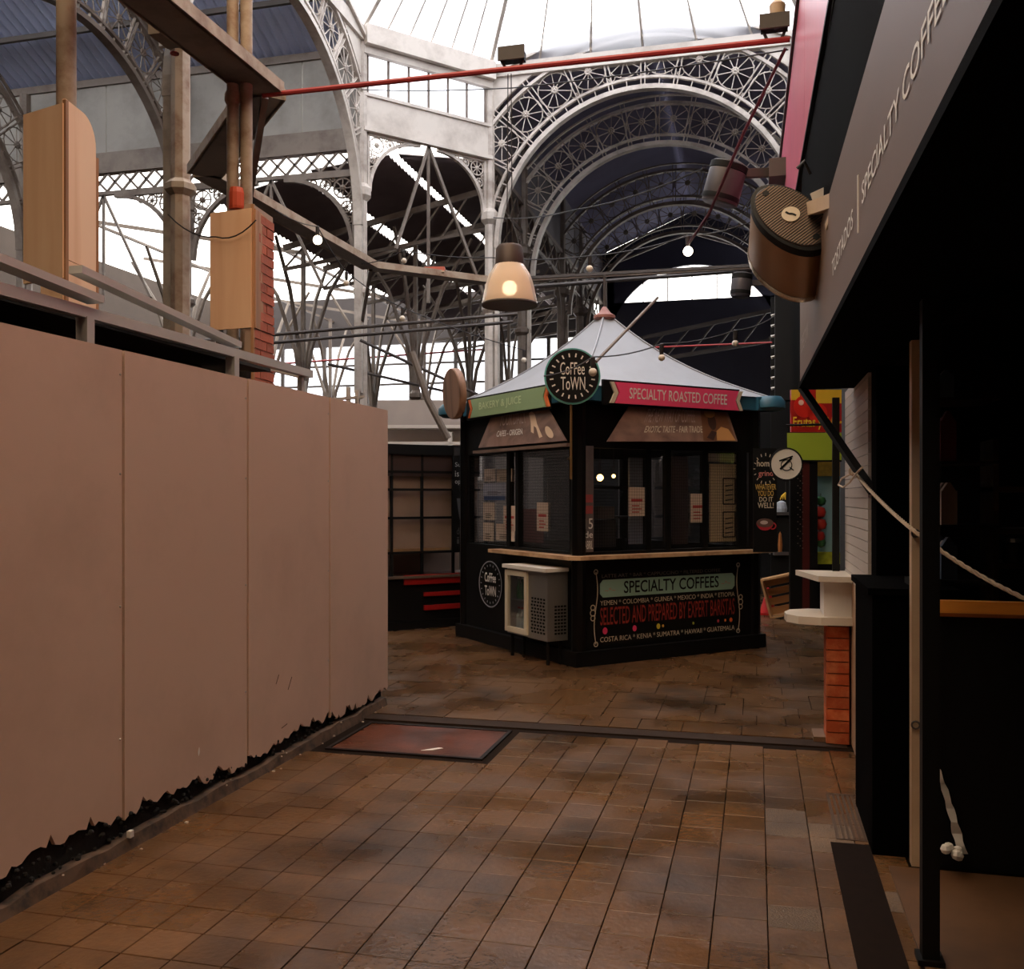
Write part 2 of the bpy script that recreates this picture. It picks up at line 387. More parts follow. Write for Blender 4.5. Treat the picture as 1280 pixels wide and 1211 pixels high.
# wood-boxed columns
def pipe_column(x, y, z1, r, label, m=IRON2, group=None, base=0, capz=None):
    t = thing('iron_column', label, 'column', (x, y, base), group)
    MB().lathe([(r * 1.5, 0), (r * 1.5, .15), (r * 1.1, .2), (r, .25), (r, z1 - base)], (x, y, base), 14).build('shaft', m, t, True)
    MB().lathe([(r, 0), (r * 1.35, .03), (r * 1.35, .08), (r, .11)], (x, y, capz or (z1 - .5)), 14).build('collar', m, t, True)
    return t
c1 = P(76, 300, 5.76)
pipe_column(P(83, 0, 5.8).x, P(83, 0, 5.8).y, 7.3, .058, 'weathered rusty iron column rising out of the tall plywood box', RUSTP, capz=6.6)
t = thing('column_box', 'tall plywood box with a rounded top corner cladding a column', 'box', P(80, 440, 5.75).xy.to_3d())
a = P(33, 130, 5.62); b = P(82, 130, 5.45); c = P(120, 130, 5.80); e = a + (c - b)
zt = 1.6 + 490 / 1200 * 5.5; zb = 1.6 + 270 / 1200 * 5.5
th = .02
def panel(name, p, q, z0, z1, m=PLY):
    n = Vector((q.y - p.y, -(q.x - p.x), 0)).normalized() * th
    return MB().prism([(p.x, p.y, z0), (q.x, q.y, z0), (q.x, q.y, z1), (p.x, p.y, z1)], n).build(name, m, t)
panel('front_board', a, b, zb, zt - .02)
p2 = a.lerp(b, .45); panel('lower_front_board', p2, b, 1.6, zb - .005)
# side board with rounded upper corner
d2 = c - b; pts = [(b.x, b.y, 2.95), (c.x, c.y, 2.95)]
for k in range(9):
    an = R(90) * k / 8; u = .55 + .45 * math.cos(an); pts.append((b.x + d2.x * u, b.y + d2.y * u, zt - .15 + .16 * math.sin(an)))
pts.append((b.x, b.y, zt + .01))
nn = Vector((d2.y, -d2.x, 0)).normalized() * -th
MB().prism(pts, nn).build('side_board', PLY, t)
MB().prism([(b.x, b.y, 1.6), (c.x, c.y, 1.6), (c.x, c.y, 2.945), (b.x, b.y, 2.945)], nn).build('lower_side_board', PLY, t)
MB().bar((b.x, b.y, 1.6), (b.x, b.y, zt), .022, .022).build('corner_batten', PLYE, t)
panel('back_board', c, e, 1.6, zt - .2, PLYE)

c2 = P(300, 262, 7.0)
for k, px in enumerate((291, 308)):
    q = P(px, 0, 7.25)
    pipe_column(q.x, q.y, 7.3, .045, ['slim twin pipe column standing behind the plywood box by the brick pier', 'thicker twin pipe column next to the brick pier'][k], RUSTP, capz=4.55 + .2 * k)
t = thing('column_box', 'plywood box panel mounted beside the red brick pier', 'box', P(290, 440, 6.75).xy.to_3d())
a = P(265, 262, 6.75); b = P(316, 262, 6.62); zt = 1.6 + 355 / 1200 * 6.7; zb = 1.6 + 208 / 1200 * 6.7
panel('front_board', a, b, zb, zt)
bk = Vector((b.x - .05, b.y + .30, 0)); panel('side_board', b, bk, zb, zt, PLYE)
MB().bar((b.x, b.y, 1.4), (b.x, b.y, zt + .03), .02, .02).build('corner_batten', PLYE, t)
MB().box(a.x + .02, a.x + .06, a.y + .02, a.y + .05, 0, zb + .3).build('support_post', DARK, t)
# brick pier
t = thing('brick_pier', 'narrow red brick pier beside the plywood box', 'pier', P(330, 440, 6.8).xy.to_3d())
a = P(318, 300, 6.62); b = P(343, 300, 6.95); d2 = (b - a); d2.z = 0; wd = d2.length; d2.normalize(); nn = Vector((d2.y, -d2.x, 0))
if nn.dot(Vector((0, 0, 0)) - a) < 0: nn = -nn
zt = 1.6 + 362 / 1200 * 6.75
MB().prism([a.xy.to_3d() - nn * .012, b.xy.to_3d() - nn * .012, b.xy.to_3d() - nn * .07, a.xy.to_3d() - nn * .07], (0, 0, zt - .02)).build('mortar_core', MORT, t)
F = Face(a.xy, d2.xy, nn.xy); z = 1.2; k = 0
hs = .068
while z + hs < zt:
    cuts = [0, wd * .62, wd] if k % 2 else [0, wd * .3, wd]
    for u0, u1 in zip(cuts, cuts[1:]):
        j = random.uniform(-.004, .004)
        F.box(MB(), u0 + .004, u1 - .004, z, z + hs - .011, -.05, j).build('brick', BRICK, t)
    z += hs; k += 1
# red clamp on pipe
tag(MB().lathe([(.055, 0), (.06, .02), (.06, .12), (.05, .16)], P(296, 262, 7.22), 12).build('pipe_clamp', mat('orange_clamp', (205, 82, 50), .5)), 'orange red clamp around the twin pipe above the plywood box', 'clamp')
# ------------------------------------------------------------------ crossing: iron arches, columns, lantern
NX0, NX1, NC = -4.4, .8, -1.8
SX, NY = -5.98, 15.73            # side plane, nave face plane
TY0, TY1, TC = 8.76, 13.96, 11.36
AZ = 5.8                          # centre height of arch circles
# rosette: spoked wheel with a flower hub, in local XZ plane
def rosette_mesh(r=.29, name='rosette', m=IRON, spokes=10):
    mb = MB(); k = 20
    mb.tube([(r * math.cos(2 * math.pi * i / k), 0, r * math.sin(2 * math.pi * i / k)) for i in range(k)], .011, 4, True)
    for i in range(spokes):
        a = 2 * math.pi * i / spokes; mb.bar((.03 * math.cos(a), 0, .03 * math.sin(a)), (r * math.cos(a), 0, r * math.sin(a)), .012, .012, up=Vector((0, 1, 0)))
    for i in range(8):
        a = 2 * math.pi * i / 8; mb.sphere((.042 * math.cos(a), -.012, .042 * math.sin(a)), .026, 4)
    mb.sphere((0, -.02, 0), .03, 4)
    for q in (-1, 1):              # scrolls in the corners
        for w in (-1, 1):
            mb.tube([(q * (r * .82 + .06 * math.cos(t_)), 0, w * (r * .86 + .06 * math.sin(t_))) for t_ in [i * .8 for i in range(7)]], .007, 3)
    me = bpy.data.meshes.new(name); me.from_pydata(mb.v, [], mb.f); me.materials.append(m); return me
RM = rosette_mesh(); RM2 = rosette_mesh(m=IRON2)
GROUP_A = 'rosette arches around the crossing and along the nave'
def arch(cx, cy, ang, label, m=IRON, rm=RM, plate=True, full=True, lim=2.6, rings=(2.47, 2.64, 3.30, 3.44)):
    """arch in a vertical plane; ang = direction of its span"""
    dx = Vector((math.cos(ang), math.sin(ang), 0)); nd = Vector((math.sin(ang), -math.cos(ang), 0))
    t = thing('iron_arch', label, 'arch', (cx, cy, AZ), GROUP_A)
    O = Vector((cx, cy, AZ))
    def pt(r, a, n=0): return O + dx * (r * math.sin(a)) + Zv * (r * math.cos(a)) + nd * n
    for i, r in enumerate(rings):
        w = (.075, .04, .05, .03)[i]; dp = (.14, .06, .1, .05)[i]
        am = R(90) if r < lim else math.asin(lim / r)
        N_ = 36; an = [-am + 2 * am * k / N_ for k in range(N_ + 1)]
        MB().strip([pt(r - w / 2, a, dp / 2) for a in an], [pt(r + w / 2, a, dp / 2) for a in an], -nd * dp).build(('intrados_ring', 'inner_ring', 'middle_ring', 'outer_ring')[i], m, t)
    step = .207; rc = (rings[1] + rings[2]) / 2
    for k in range(-5, 5):         # rosettes and radial bars
        a = (k + .5) * step
        if abs(rc * math.sin(a)) < lim - .12:
            o = bpy.data.objects.new('rosette', rm); C.objects.link(o); place(o, pt(rc, a), t); o.rotation_euler = (0, a, 0)
            o.rotation_euler = (Matrix.Rotation(ang, 3, 'Z') @ Matrix.Rotation(a, 3, 'Y')).to_euler()
    for k in range(-6, 7):
        a = k * step
        mb = MB(); ok = False
        for o_ in (-.012, .012):
            r1 = rings[2] if abs(a) < R(50) else min(rings[2], lim / max(.01, abs(math.sin(a))))
            if r1 > rings[0] + .05:
                mb.bar(pt(rings[0], a + o_), pt(r1 + (.12 if r1 == rings[2] else 0), a + o_), .016, .05, up=nd); ok = True
        if ok: mb.build('radial_bar', m, t)
    for k in range(-16, 17):
        if k % 2 == 0: continue
        a = k * step / 2
        if abs(a) < R(80): MB().bar(pt(rings[0], a), pt(min(rings[1], lim / max(.01, abs(math.sin(a)))), a), .014, .04, up=nd).build('short_bar', m, t)
    if plate:                      # gable plate above the outer ring
        am = math.asin(lim / rings[3]); N_ = 24; an = [-am + 2 * am * k / N_ for k in range(N_ + 1)]
        lo = [pt(rings[3] + .01, a, .02) for a in an]
        hi = []
        for a in an:
            s_ = rings[3] * math.sin(a); hi.append(O + dx * s_ + nd * .02 + Zv * (9.72 - .38 * abs(s_) - AZ))
        MB().strip(lo, hi, -nd * .04).build('gable_plate', PLATE, t)
        for sg in (-1, 1):
            MB().bar(O + Zv * (9.66 - AZ) + nd * .06, O + dx * (sg * (lim + .1)) + Zv * (8.68 - AZ) + nd * .06, .12, .06).build('gable_moulding', PLATE, t)
    for sg in (-1, 1):             # legs of the intrados down the column
        MB().bar(O + dx * (sg * 2.47), O + dx * (sg * 2.47) - Zv * 2.6, .06, .12, up=nd).build('arch_leg', m, t)
    return t
arch(NC, NY, 0, 'big white rosette arch under the gable at the mouth of the nave')
for k, yy in enumerate((18.1, 21.9, 24.3)):
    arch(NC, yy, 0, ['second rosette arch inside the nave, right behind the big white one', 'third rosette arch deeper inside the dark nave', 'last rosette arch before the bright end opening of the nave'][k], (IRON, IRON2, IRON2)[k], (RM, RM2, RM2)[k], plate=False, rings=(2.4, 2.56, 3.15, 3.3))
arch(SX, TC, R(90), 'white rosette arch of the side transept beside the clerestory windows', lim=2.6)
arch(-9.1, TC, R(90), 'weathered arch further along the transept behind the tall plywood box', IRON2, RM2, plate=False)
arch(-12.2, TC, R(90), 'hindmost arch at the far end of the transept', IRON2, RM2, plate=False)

# main columns
def column(x, y, z1, label, m=IRON, w=.17, dark=None):
    t = thing('iron_column', label, 'column', (x, y, 0), 'cast iron columns of the market hall')
    mb = MB(); mb.box(x - w * .75, x + w * .75, y - w * .75, y + w * .75, 0, .25); mb.build('base', IRON3, t)
    mb = MB(); k = 8; mb.lathe([(w * .55, .25), (w * .5, z1)], (x, y, 0), k); mb.build('shaft', m, t)
    MB().lathe([(w * .58, 0.25), (w * .58, 2.95), (w * .5, 3.05)], (x, y, 0), 8).build('painted_foot', IRON3, t)
    MB().lathe([(w * .5, 0), (w * .85, .06), (w * .85, .12), (w * .5, .18)], (x, y, min(z1 - .3, 4.7)), 8).build('collar', m, t)
    MB().lathe([(w * .5, 0), (w * .9, .08), (w * .9, .2), (w * .5, .28)], (x, y, min(z1 - .3, 6.2)), 8).build('capital', m, t)
    return t
column(SX, TY1, 8.7, 'pale iron column at the left end of the clerestory windows')
column(NX0, NY, 8.7, 'pale iron column carrying the foot of the big white arch')
column(-5.79, 8.80, 8.7, 'round weathered column in front of the bright side opening', RUSTP, .19)
column(NX1, NY, 8.7, 'iron column of the big arch, hidden behind the pink band')
column(2.38, TY1, 8.7, 'iron column of the far right crossing corner')
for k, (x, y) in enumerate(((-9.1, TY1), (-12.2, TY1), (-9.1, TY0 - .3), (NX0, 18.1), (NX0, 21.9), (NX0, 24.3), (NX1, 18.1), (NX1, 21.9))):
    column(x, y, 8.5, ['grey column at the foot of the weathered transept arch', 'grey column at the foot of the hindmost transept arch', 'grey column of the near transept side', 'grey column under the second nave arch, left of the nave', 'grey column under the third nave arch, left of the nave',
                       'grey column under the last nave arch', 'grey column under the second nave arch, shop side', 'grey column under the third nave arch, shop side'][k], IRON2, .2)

# walls above the arcades (clerestory)
def wall_strip(name, p, q, z0, z1, m=PLATE, th=.06, parent=None):
    p = Vector((p[0], p[1], 0)); q = Vector((q[0], q[1], 0)); n = Vector((q.y - p.y, p.x - q.x, 0)).normalized() * th
    return MB().prism([p + Zv * z0, q + Zv * z0, q + Zv * z1, p + Zv * z1], n).build(name, m, parent)
cl = sthing('wall_clerestory', (-5.2, 14.8, 7.3))
A_, B_ = (SX, TY1), (NX0, NY)
wall_strip('parapet_panel', A_, B_, 7.36, 7.85, PLATE, .05, cl)
wall_strip('cornice', A_, B_, 8.50, 8.62, PLATE, .1, cl); wall_strip('cornice', A_, B_, 8.62, 8.92, PLATE, .2, cl); wall_strip('cornice', A_, B_, 7.30, 7.36, PLATE, .1, cl)
wall_strip('sill', A_, B_, 7.85, 7.90, PLATE, .08, cl)
va, vb = Vector(A_ + (0,)), Vector(B_ + (0,))
for k in range(7):
    p = va.lerp(vb, .04 + .92 * k / 6); MB().bar(p + Zv * 7.9, p + Zv * 8.5, .035, .035).build('mullion', IRON2, cl)
for k in range(6):
    p = va.lerp(vb, .04 + .92 * (k + .03) / 6); q = va.lerp(vb, .04 + .92 * (k + .97) / 6)
    wall_strip('pane', p.xy, q.xy, 7.9, 8.5, GLZ, .005, cl)
# transept far and near wall, nave walls
GREYB = mat('grey_wall_board', (150, 146, 140), .7, var=.15, scale=1.5, dirt=(90, 85, 82), damt=.5)
tw = sthing('wall_transept', (-10, TY1, 7.3))
xs = [SX, -7.0, -8.05, -9.1, -10.6, -12.2, -14, -16]
for x0, x1 in zip(xs[1:], xs): MB().box(x0 + .012, x1 - .012, TY1, TY1 + .05, 7.36, 8.5).build('board', GREYB, tw)
MB().box(-16, SX, TY1 - .04, TY1 + .1, 8.5, 8.62).build('gutter', IRON2, tw); MB().box(-16, SX, TY1 - .05, TY1 + .1, 7.02, 7.36).build('beam', IRON2, tw)
MB().box(-16, SX, TY1 - .02, TY1 + .06, 6.66, 6.72).build('lower_beam', IRON2, tw)
lat = MB(); x = SX - .1
while x > -15.8:
    lat.bar((x, TY1, 6.72), (x - .3, TY1, 7.02), .035, .03, up=Vector((0, 1, 0))); lat.bar((x - .3, TY1, 6.72), (x, TY1, 7.02), .035, .03, up=Vector((0, 1, 0))); x -= .3
stuff(lat.build('lattice', IRON2, tw))
tn = sthing('wall_transept_near', (-10, TY0, 7.3)); MB().box(-16, -6.6, TY0 - .4, TY0 - .34, 7.3, 8.6).build('board', GREYB, tn)
nw = sthing('wall_nave', (NX0, 21, 7.3))
for y0, y1 in ((NY + .05, 18.0), (18.2, 21.8), (22.0, 24.2), (24.4, 28)):
    MB().box(NX0 - .05, NX0, y0, y1, 7.3, 8.66).build('board', mat('dark_nave_board', (96, 92, 98), .7, var=.2), nw)
    MB().box(NX1, NX1 + .01, y0, y1, 7.3, 8.66).build('glazing_pane', GLZ, nw)  # panes added on the shop side to let light onto the nave vault
    for X in (NX0, NX1):
        mb = MB(); mb.bar((X, y0, 7.26), (X, y1, 7.26), .1, .08); mb.bar((X, y0, 6.7), (X, y1, 6.7), .06, .05)
        k = 5
        for i in range(k):
            a = y0 + (y1 - y0) * i / k; b = y0 + (y1 - y0) * (i + 1) / k
            mb.bar((X, a, 6.7), (X, b, 7.25), .03, .03); mb.bar((X, b, 6.7), (X, a, 7.25), .03, .03)
        stuff(mb.build('lattice_beam', IRON2, nw))

# small arch with scroll brackets under the clerestory, and arcade arches
def scroll_mesh():
    mb = MB()
    for q, r in (((.17, -.17), .12), ((.40, -.12), .07), ((.12, -.40), .07), ((.56, -.09), .045), ((.09, -.56), .045), ((.30, -.05), .035), ((.05, -.30), .035)):
        k = 12; mb.tube([(q[0] + r * math.cos(2 * math.pi * i / k), 0, q[1] + r * math.sin(2 * math.pi * i / k)) for i in range(k)], .012, 4, True)
        if r > .06:
            for i in range(8):
                a = 2 * math.pi * i / 8; mb.bar((q[0], 0, q[1]), (q[0] + r * math.cos(a), 0, q[1] + r * math.sin(a)), .012, .012, up=Vector((0, 1, 0)))
        mb.sphere((q[0], 0, q[1]), r * .35, 4)
    mb.bar((.02, 0, 0), (.02, 0, -.9), .04, .05, up=Vector((0, 1, 0))); mb.bar((0, 0, -.02), (.9, 0, -.02), .04, .05, up=Vector((0, 1, 0)))
    pts = [(.04 + .9 * (1 - math.cos(R(90) * i / 10)), 0, -.92 + .9 * math.sin(R(90) * i / 10)) for i in range(11)]
    for p, q in zip(pts, pts[1:]): mb.bar(p, q, .05, .06, up=Vector((0, 1, 0)))
    me = bpy.data.meshes.new('scroll_bracket'); me.from_pydata(mb.v, [], mb.f); me.materials.append(IRON); return me
SM = scroll_mesh()
SM2 = SM.copy(); SM2.materials.clear(); SM2.materials.append(IRON2)
def bracket(p, ang, parent, me=SM, sc=1.):
    o = bpy.data.objects.new('scroll_bracket', me); C.objects.link(o); place(o, Vector(p), parent); o.rotation_euler = (0, 0, ang); o.scale = (sc,) * 3
d45 = math.atan2(NY - TY1, NX0 - SX)
bracket((SX + .06, TY1 + .06, 7.3), d45, cl, SM, 1.0); bracket((NX0 - .06, NY - .06, 7.3), d45 + math.pi, cl, SM, 1.0)
# hanging struts in the clerestory arch
mid = va.lerp(vb, .5)
for f_, zz in ((.25, 5.55), (.5, 4.75), (.95, 5.0)):
    q = va.lerp(vb, f_); MB().bar(mid + Zv * 7.3, q + Zv * zz, .045, .045).build('hanging_strut', IRON2, cl)
for x0, x1 in ((SX, -9.1), (-9.1, -12.2)):
    bracket((x0 - .1, TY1, 6.66), math.pi, tw, SM2, 1.3); bracket((x1 + .1, TY1, 6.66), 0, tw, SM2, 1.3)
    m_ = (x0 + x1) / 2
    for dxx in (-.9, 0, .9): MB().bar((m_, TY1, 6.66), (m_ + dxx, TY1, 4.9), .04, .04).build('hanging_strut', IRON2, tw)
for yy in (18.1, 21.9): bracket((NX0, yy - .1, 6.7), -R(90), nw, SM2, 1.2); bracket((NX0, yy + .1, 6.7), R(90), nw, SM2, 1.2)

# roofs: corrugated sheets
def corr(name, p0, p1, p2, m, wave=.16, amp=.03, parent=None):
    """sheet p0->p1 along the corrugated edge, p0->p2 down the slope"""
    p0, p1, p2 = Vector(p0), Vector(p1), Vector(p2); L_ = (p1 - p0).length; k = max(4, int(L_ / wave) * 4); n = (p1 - p0).cross(p2 - p0).normalized()
    a = []; b = []
    for i in range(k + 1):
        o = n * amp * math.sin(i * math.pi / 2); q = p0.lerp(p1, i / k) + o; a.append(q); b.append(q + p2 - p0)
    mb = MB(); nn = len(a); mb.add(a + b, [(i, i + 1, nn + i + 1, nn + i) for i in range(nn - 1)])
    return mb.build(name, m, parent, True)
ce = sthing('ceiling', (NC, 20, 8.6))
RZ = 9.78
corr('roof_sheet', (NX0 - .1, NY + .05, 8.66), (NX0 - .1, 28, 8.66), (NC, NY + .05, RZ), ROOFD, parent=ce); corr('roof_sheet', (NX1 + .1, NY + .05, 8.66), (NX1 + .1, 28, 8.66), (NC, NY + .05, RZ), ROOFD, parent=ce)
corr('roof_sheet', (SX - .05, TY1 + .1, 8.62), (-16, TY1 + .1, 8.62), (SX - .05, TC, RZ), ROOFB, parent=ce); corr('glazing_and_fill_sheet', (SX - .05, TY0 - .4, 8.62), (-16, TY0 - .4, 8.62), (SX - .05, TC, RZ), GLZ, parent=ce)  # near slope is unseen, its glazing added to light the far slope and walls
corr('glazing_and_fill_sheet', (NX0 - .1, 6.9, 8.66), (NX0 - .1, -5, 8.66), (NC, 6.9, RZ), GLW, parent=ce); corr('roof_sheet', (NX0 - .1, -5, 8.66), (NX0 - .1, -6, 8.66), (NC, -5, RZ), ROOFD, parent=ce); corr('glazing_and_fill_sheet', (NX1 + .1, 6.9, 8.66), (NX1 + .1, -5, 8.66), (NC, 6.9, RZ), GLW, parent=ce); corr('roof_sheet', (NX1 + .1, -5, 8.66), (NX1 + .1, -6, 8.66), (NC, -5, RZ), ROOFD, parent=ce)  # unseen glazing added over the near nave to brighten hoarding and plywood boxes
# purlins under the transept roof
for k, (yy, zz) in enumerate(((13.0, 8.95), (12.1, 9.35))): MB().bar((SX, yy, zz), (-16, yy, zz), .06, .08).build('purlin', IRON3, ce)
# crossing lantern: eight glazed slopes on an octagonal cornice
oc = [(NX0, NY), (NX1, NY), (2.38, TY1), (2.38, TY0), (NX1, 6.97), (NX0, 6.97), (SX, TY0), (SX, TY1)]
la = sthing('window_lantern', (NC, TC, 8.9))
ctr = Vector((NC, TC, 0))
for k in range(8):
    p = Vector(oc[k] + (0,)); q = Vector(oc[(k + 1) % 8] + (0,)); z0 = 8.9
    gap = [9.72, 8.9][k % 2]
    pi = ctr.lerp(p, .42) + Zv * 10.9; qi = ctr.lerp(q, .42) + Zv * 10.9
    p0 = p + Zv * z0; q0 = q + Zv * z0
    nseg = 6
    for i in range(nseg):
        a, b = i / nseg + .004, (i + 1) / nseg - .004
        MB().prism([p0.lerp(q0, a), p0.lerp(q0, b), pi.lerp(qi, b), pi.lerp(qi, a)], (0, 0, .012)).build('pane', GLZ, la)
        MB().bar(p0.lerp(q0, i / nseg), pi.lerp(qi, i / nseg), .022 if i else .06, .03 if i else .08).build('glazing_bar', PLATE, la)
    if k != 7: MB().bar(p + Zv * 8.8, q + Zv * 8.8, .14, .22).build('cornice', PLATE, la)
    MB().bar(pi, qi, .1, .1).build('top_ring', PLATE, la)
    MB().prism([pi, qi, ctr + Zv * 11.6], (0, 0, .012)).build('pane', GLZ, la)
# end of the nave
en = sthing('wall_back', (NC, 28, 0))
MB().box(NX0 - .2, NX0 + .35, 28, 28.1, 7.25, 8.75).build('end_pier', mat('nave_end_wall', (52, 52, 66), .8), en)
MB().box(NX0 - .1, NX1 + .1, 28, 28.1, 0, 7.25).build('end_wall', mat('nave_end_wall', (52, 52, 66), .8), en)
an = [-R(75) + R(150) * k / 24 for k in range(25)]
MB().strip([Vector((NC + 2.45 * math.sin(a), 28, AZ + 2.45 * math.cos(a))) for a in an], [Vector((NC + 2.62 * math.sin(a), 28, max(8.66, 9.78 - .42 * abs(2.62 * math.sin(a))))) for a in an], (0, .1, 0)).build('tympanum', MATS['nave_end_wall'], en)
for k in range(-2, 3): MB().bar((NC + k * .7, 28, 7.25), (NC + k * .7, 28, 8.2), .03, .03).build('mullion', IRON3, en)
for sg in (-1, 1): MB().bar((NC, 27, 8.9), (NC + sg * 2.3, 27, 8.1), .05, .05).build('tie', IRON2, en)
# slanting dark truss in the nave
t = thing('roof_truss', 'slanting dark lattice truss across the nave below the bright end opening', 'truss', (NC, 23, 5))
for a, b in (((NX0, 22.6, 5.0), (NX1, 22.6, 5.9)), ((NX0, 22.6, 4.5), (NX1, 22.6, 5.2))): MB().bar(a, b, .07, .09).build('chord', IRON3, t)
for k in range(9):
    x = NX0 + 5.2 * k / 9; MB().bar((x, 22.6, 4.5 + .7 * k / 9), (x + .58, 22.6, 5.0 + .9 * (k + 1) / 9), .04, .04).build('web', IRON3, t)

# ------------------------------------------------------------------ side hall (behind the hoarding, left of the nave)
sh = sthing('wall_far', (-12, 27, 0))
FW = mat('far_wall', (120, 110, 104), .8, var=.2); FD = mat('far_dark_wall', (66, 60, 60), .8, var=.25)
MB().box(-24, NX0 - .1, 27, 27.15, 0, 4.4).build('wall_board', FW, sh); MB().box(-24, NX0 - .1, 27, 27.15, 6.15, 7.6).build('wall_board', FD, sh)
x = -24.
while x < NX0 - .2:
    MB().box(x - .05, x + .05, 26.98, 27.1, 4.4, 6.15).build('mullion', IRON3, sh); x += 1.4
for zz in (4.95, 5.55): MB().box(-24, NX0 - .1, 27.0, 27.06, zz - .03, zz + .03).build('transom', IRON3, sh)
x = -24.
while x < NX0 - 1.5:
    MB().box(x + .06, x + 1.34, 27.02, 27.03, 4.42, 6.13).build('pane', GLZ, sh); x += 1.4
sc2 = sthing('ceiling_side', (-6.5, 20, 7))
for x0, x1, z0, z1, ys, ye in ((NX0, -5.6, 7.34, 7.1, 15.88, 14.52), (-5.72, -6.95, 7.06, 6.82, 14.42, 14.12), (-7.15, -8.6, 6.76, 6.45, 14.1, 14.1)):
    corr('roof_sheet', (x0, ys, z0), (x0, 28.3, z0), (x1, ye, z1), mat('dark_shed_sheet', (108, 98, 102), .7, var=.3), parent=sc2)
for k in range(7):
    yy = 16.2 + 1.7 * k; MB().bar((NX0, yy, 7.0), (-8.5, yy, 6.2), .06, .1).build('rafter', IRON2, sc2)
    MB().bar((NX0, yy, 6.3), (-8.5, yy, 5.8), .05, .06).build('tie_rod', IRON2, sc2)
    mb = MB()
    for i in range(8):
        u = i / 8; v = (i + 1) / 8
        mb.bar((NX0 - 4.1 * u, yy, 7.0 - .8 * u), (NX0 - 4.1 * v, yy, 6.3 - .5 * v), .03, .03)
    stuff(mb.build('web', IRON2, sc2))
# glazing ribs over the open yard beyond
for k in range(3):
    yy = 17 + 4.2 * k; MB().bar((-8.5, yy, 6.3), (-15, yy, 7.6), .05, .07).build('glazing_rib', IRON2, sc2)
for k in range(2):
    x = -9.5 - 3 * k; MB().bar((x, 14, 6.5 + .2 * (k + 1)), (x, 27, 6.5 + .2 * (k + 1)), .05, .05).build('glazing_rib', IRON2, sc2)
# strut columns
def strut_column(x, y, label):
    t = thing('strut_column', label, 'column', (x, y, 0), 'branching columns of the side hall')
    MB().lathe([(.1, 0), (.1, .3), (.075, .4), (.07, 3.6)], (x, y, 0), 10).build('post', IRON2, t)
    MB().lathe([(.07, 0), (.12, .05), (.12, .12), (.07, .18)], (x, y, 3.4), 10).build('collar', IRON2, t)
    for sx, sy in ((1, 0), (-1, 0), (0, 1), (0, -1)):
        pts = [(x, y, 3.4), (x + .16 * sx, y + .16 * sy, 4.4), (x + .55 * sx, y + .55 * sy, 5.5), (x + 1.1 * sx, y + 1.1 * sy, 6.35)]
        for p, q in zip(pts, pts[1:]): pass
        MB().tube(pts, [.05, .045, .04, .03], 6).build('branch', IRON2, t)
    MB().bar((x, y, 3.4), (x, y, 6.4), .07, .07).build('king_post', IRON2, t)
k = 0
WHERE = ['first of the front row', 'second of the front row', 'third of the front row', 'first of the middle row', 'second of the middle row', 'third of the middle row', 'first of the back row', 'second of the back row', 'third of the back row']
for yy in (17.0, 20.5, 24.0):
    for x in (-6.2, -8.5, -11.2):
        strut_column(x, yy, 'grey branching iron column in the side hall, ' + WHERE[k] + ' from the nave'); k += 1
# long horizontal pipes in the side hall
def pipe(name, label, pts, r, m, cat='pipe', group=None, n=8):
    return tag(MB().tube(pts, r, n).build(name, m, smooth=True), label, cat, group)
for k, (a, b, m) in enumerate((((345, 418), (615, 395), IRON3), ((345, 428), (610, 405), IRON3), ((450, 425), (612, 500), IRON3), ((345, 455), (600, 437), REDP), ((410, 455), (560, 490), IRON3))):
    d1, d2 = ((13.3, 13.6), (13.5, 13.8), (14.5, 15), (22, 24), (16, 17.5))[k]
    pipe('pipe', ['upper dark pipe running across the side hall in front of the columns', 'lower dark pipe running just under the upper dark pipe', 'dark brace slanting down from the pale column', 'thin red pipe in front of the far windows', 'dark brace slanting across the far windows'][k], [P(*a, d1).lerp(P(*b, d2), -.45 if k < 2 else 0), P(*a, d1).lerp(P(*b, d2), 1.12 if k < 2 else 1.1)], .024, m)

# ring walkway at mid height
t = thing('ring_gutter', 'wide iron channel running round the crossing at mid height on the columns', 'gutter', (-4.2, 10, 4.72))
rp = [(-3.78, -1), (-3.70, 6.75), (-5.2, 8.3), (-5.12, 12.25), (-3.85, 13.5), (.25, 13.55)]
for k, (a, b) in enumerate(zip(rp, rp[1:])):
    w = (.30, .30, .22, .2, .06)[k]; mm = IRON3 if k == 4 else RUSTP
    a3 = Vector(a + (4.72,)); b3 = Vector(b + (4.72,)); d_ = (b3 - a3).normalized(); s_ = d_.cross(Zv) * w / 2
    MB().bar(a3, b3, w, .03).build('channel_floor', IRON2, t)
    for sg in (-1, 1): MB().bar(a3 + s_ * sg + Zv * .03, b3 + s_ * sg + Zv * .03, .03, .09 if k < 4 else .04).build('channel_side', mm, t)
rp2 = pipe('cross_pipe', 'long red painted pipe spanning the aisle below the roof', [(-3.70, 6.72, 4.70), (.22, 6.82, 4.72)], .021, REDP)
for (p, q) in (((-3.7, 6.75, 4.70), (-4.15, 7.3, 4.1)), ((-5.12, 12.25, 4.7), (SX, TY1, 4.3))): MB().bar(p, q, .05, .05).build('support_arm', IRON2, t)
# square box lamp on the walkway
t = thing('junction_box', 'dark square box with a red spot on the walkway beside the round column', 'box', P(215, 50, 6.6))
MB().box(-.11, .11, -.11, .11, -.09, .09).build('body', IRON2, t).location = (0, 0, 0)
MB().lathe([(.03, 0), (.03, .01)], (0, 0, 0), 12).build('red_spot', REDP, t).location = (.02, -.0, -.1)

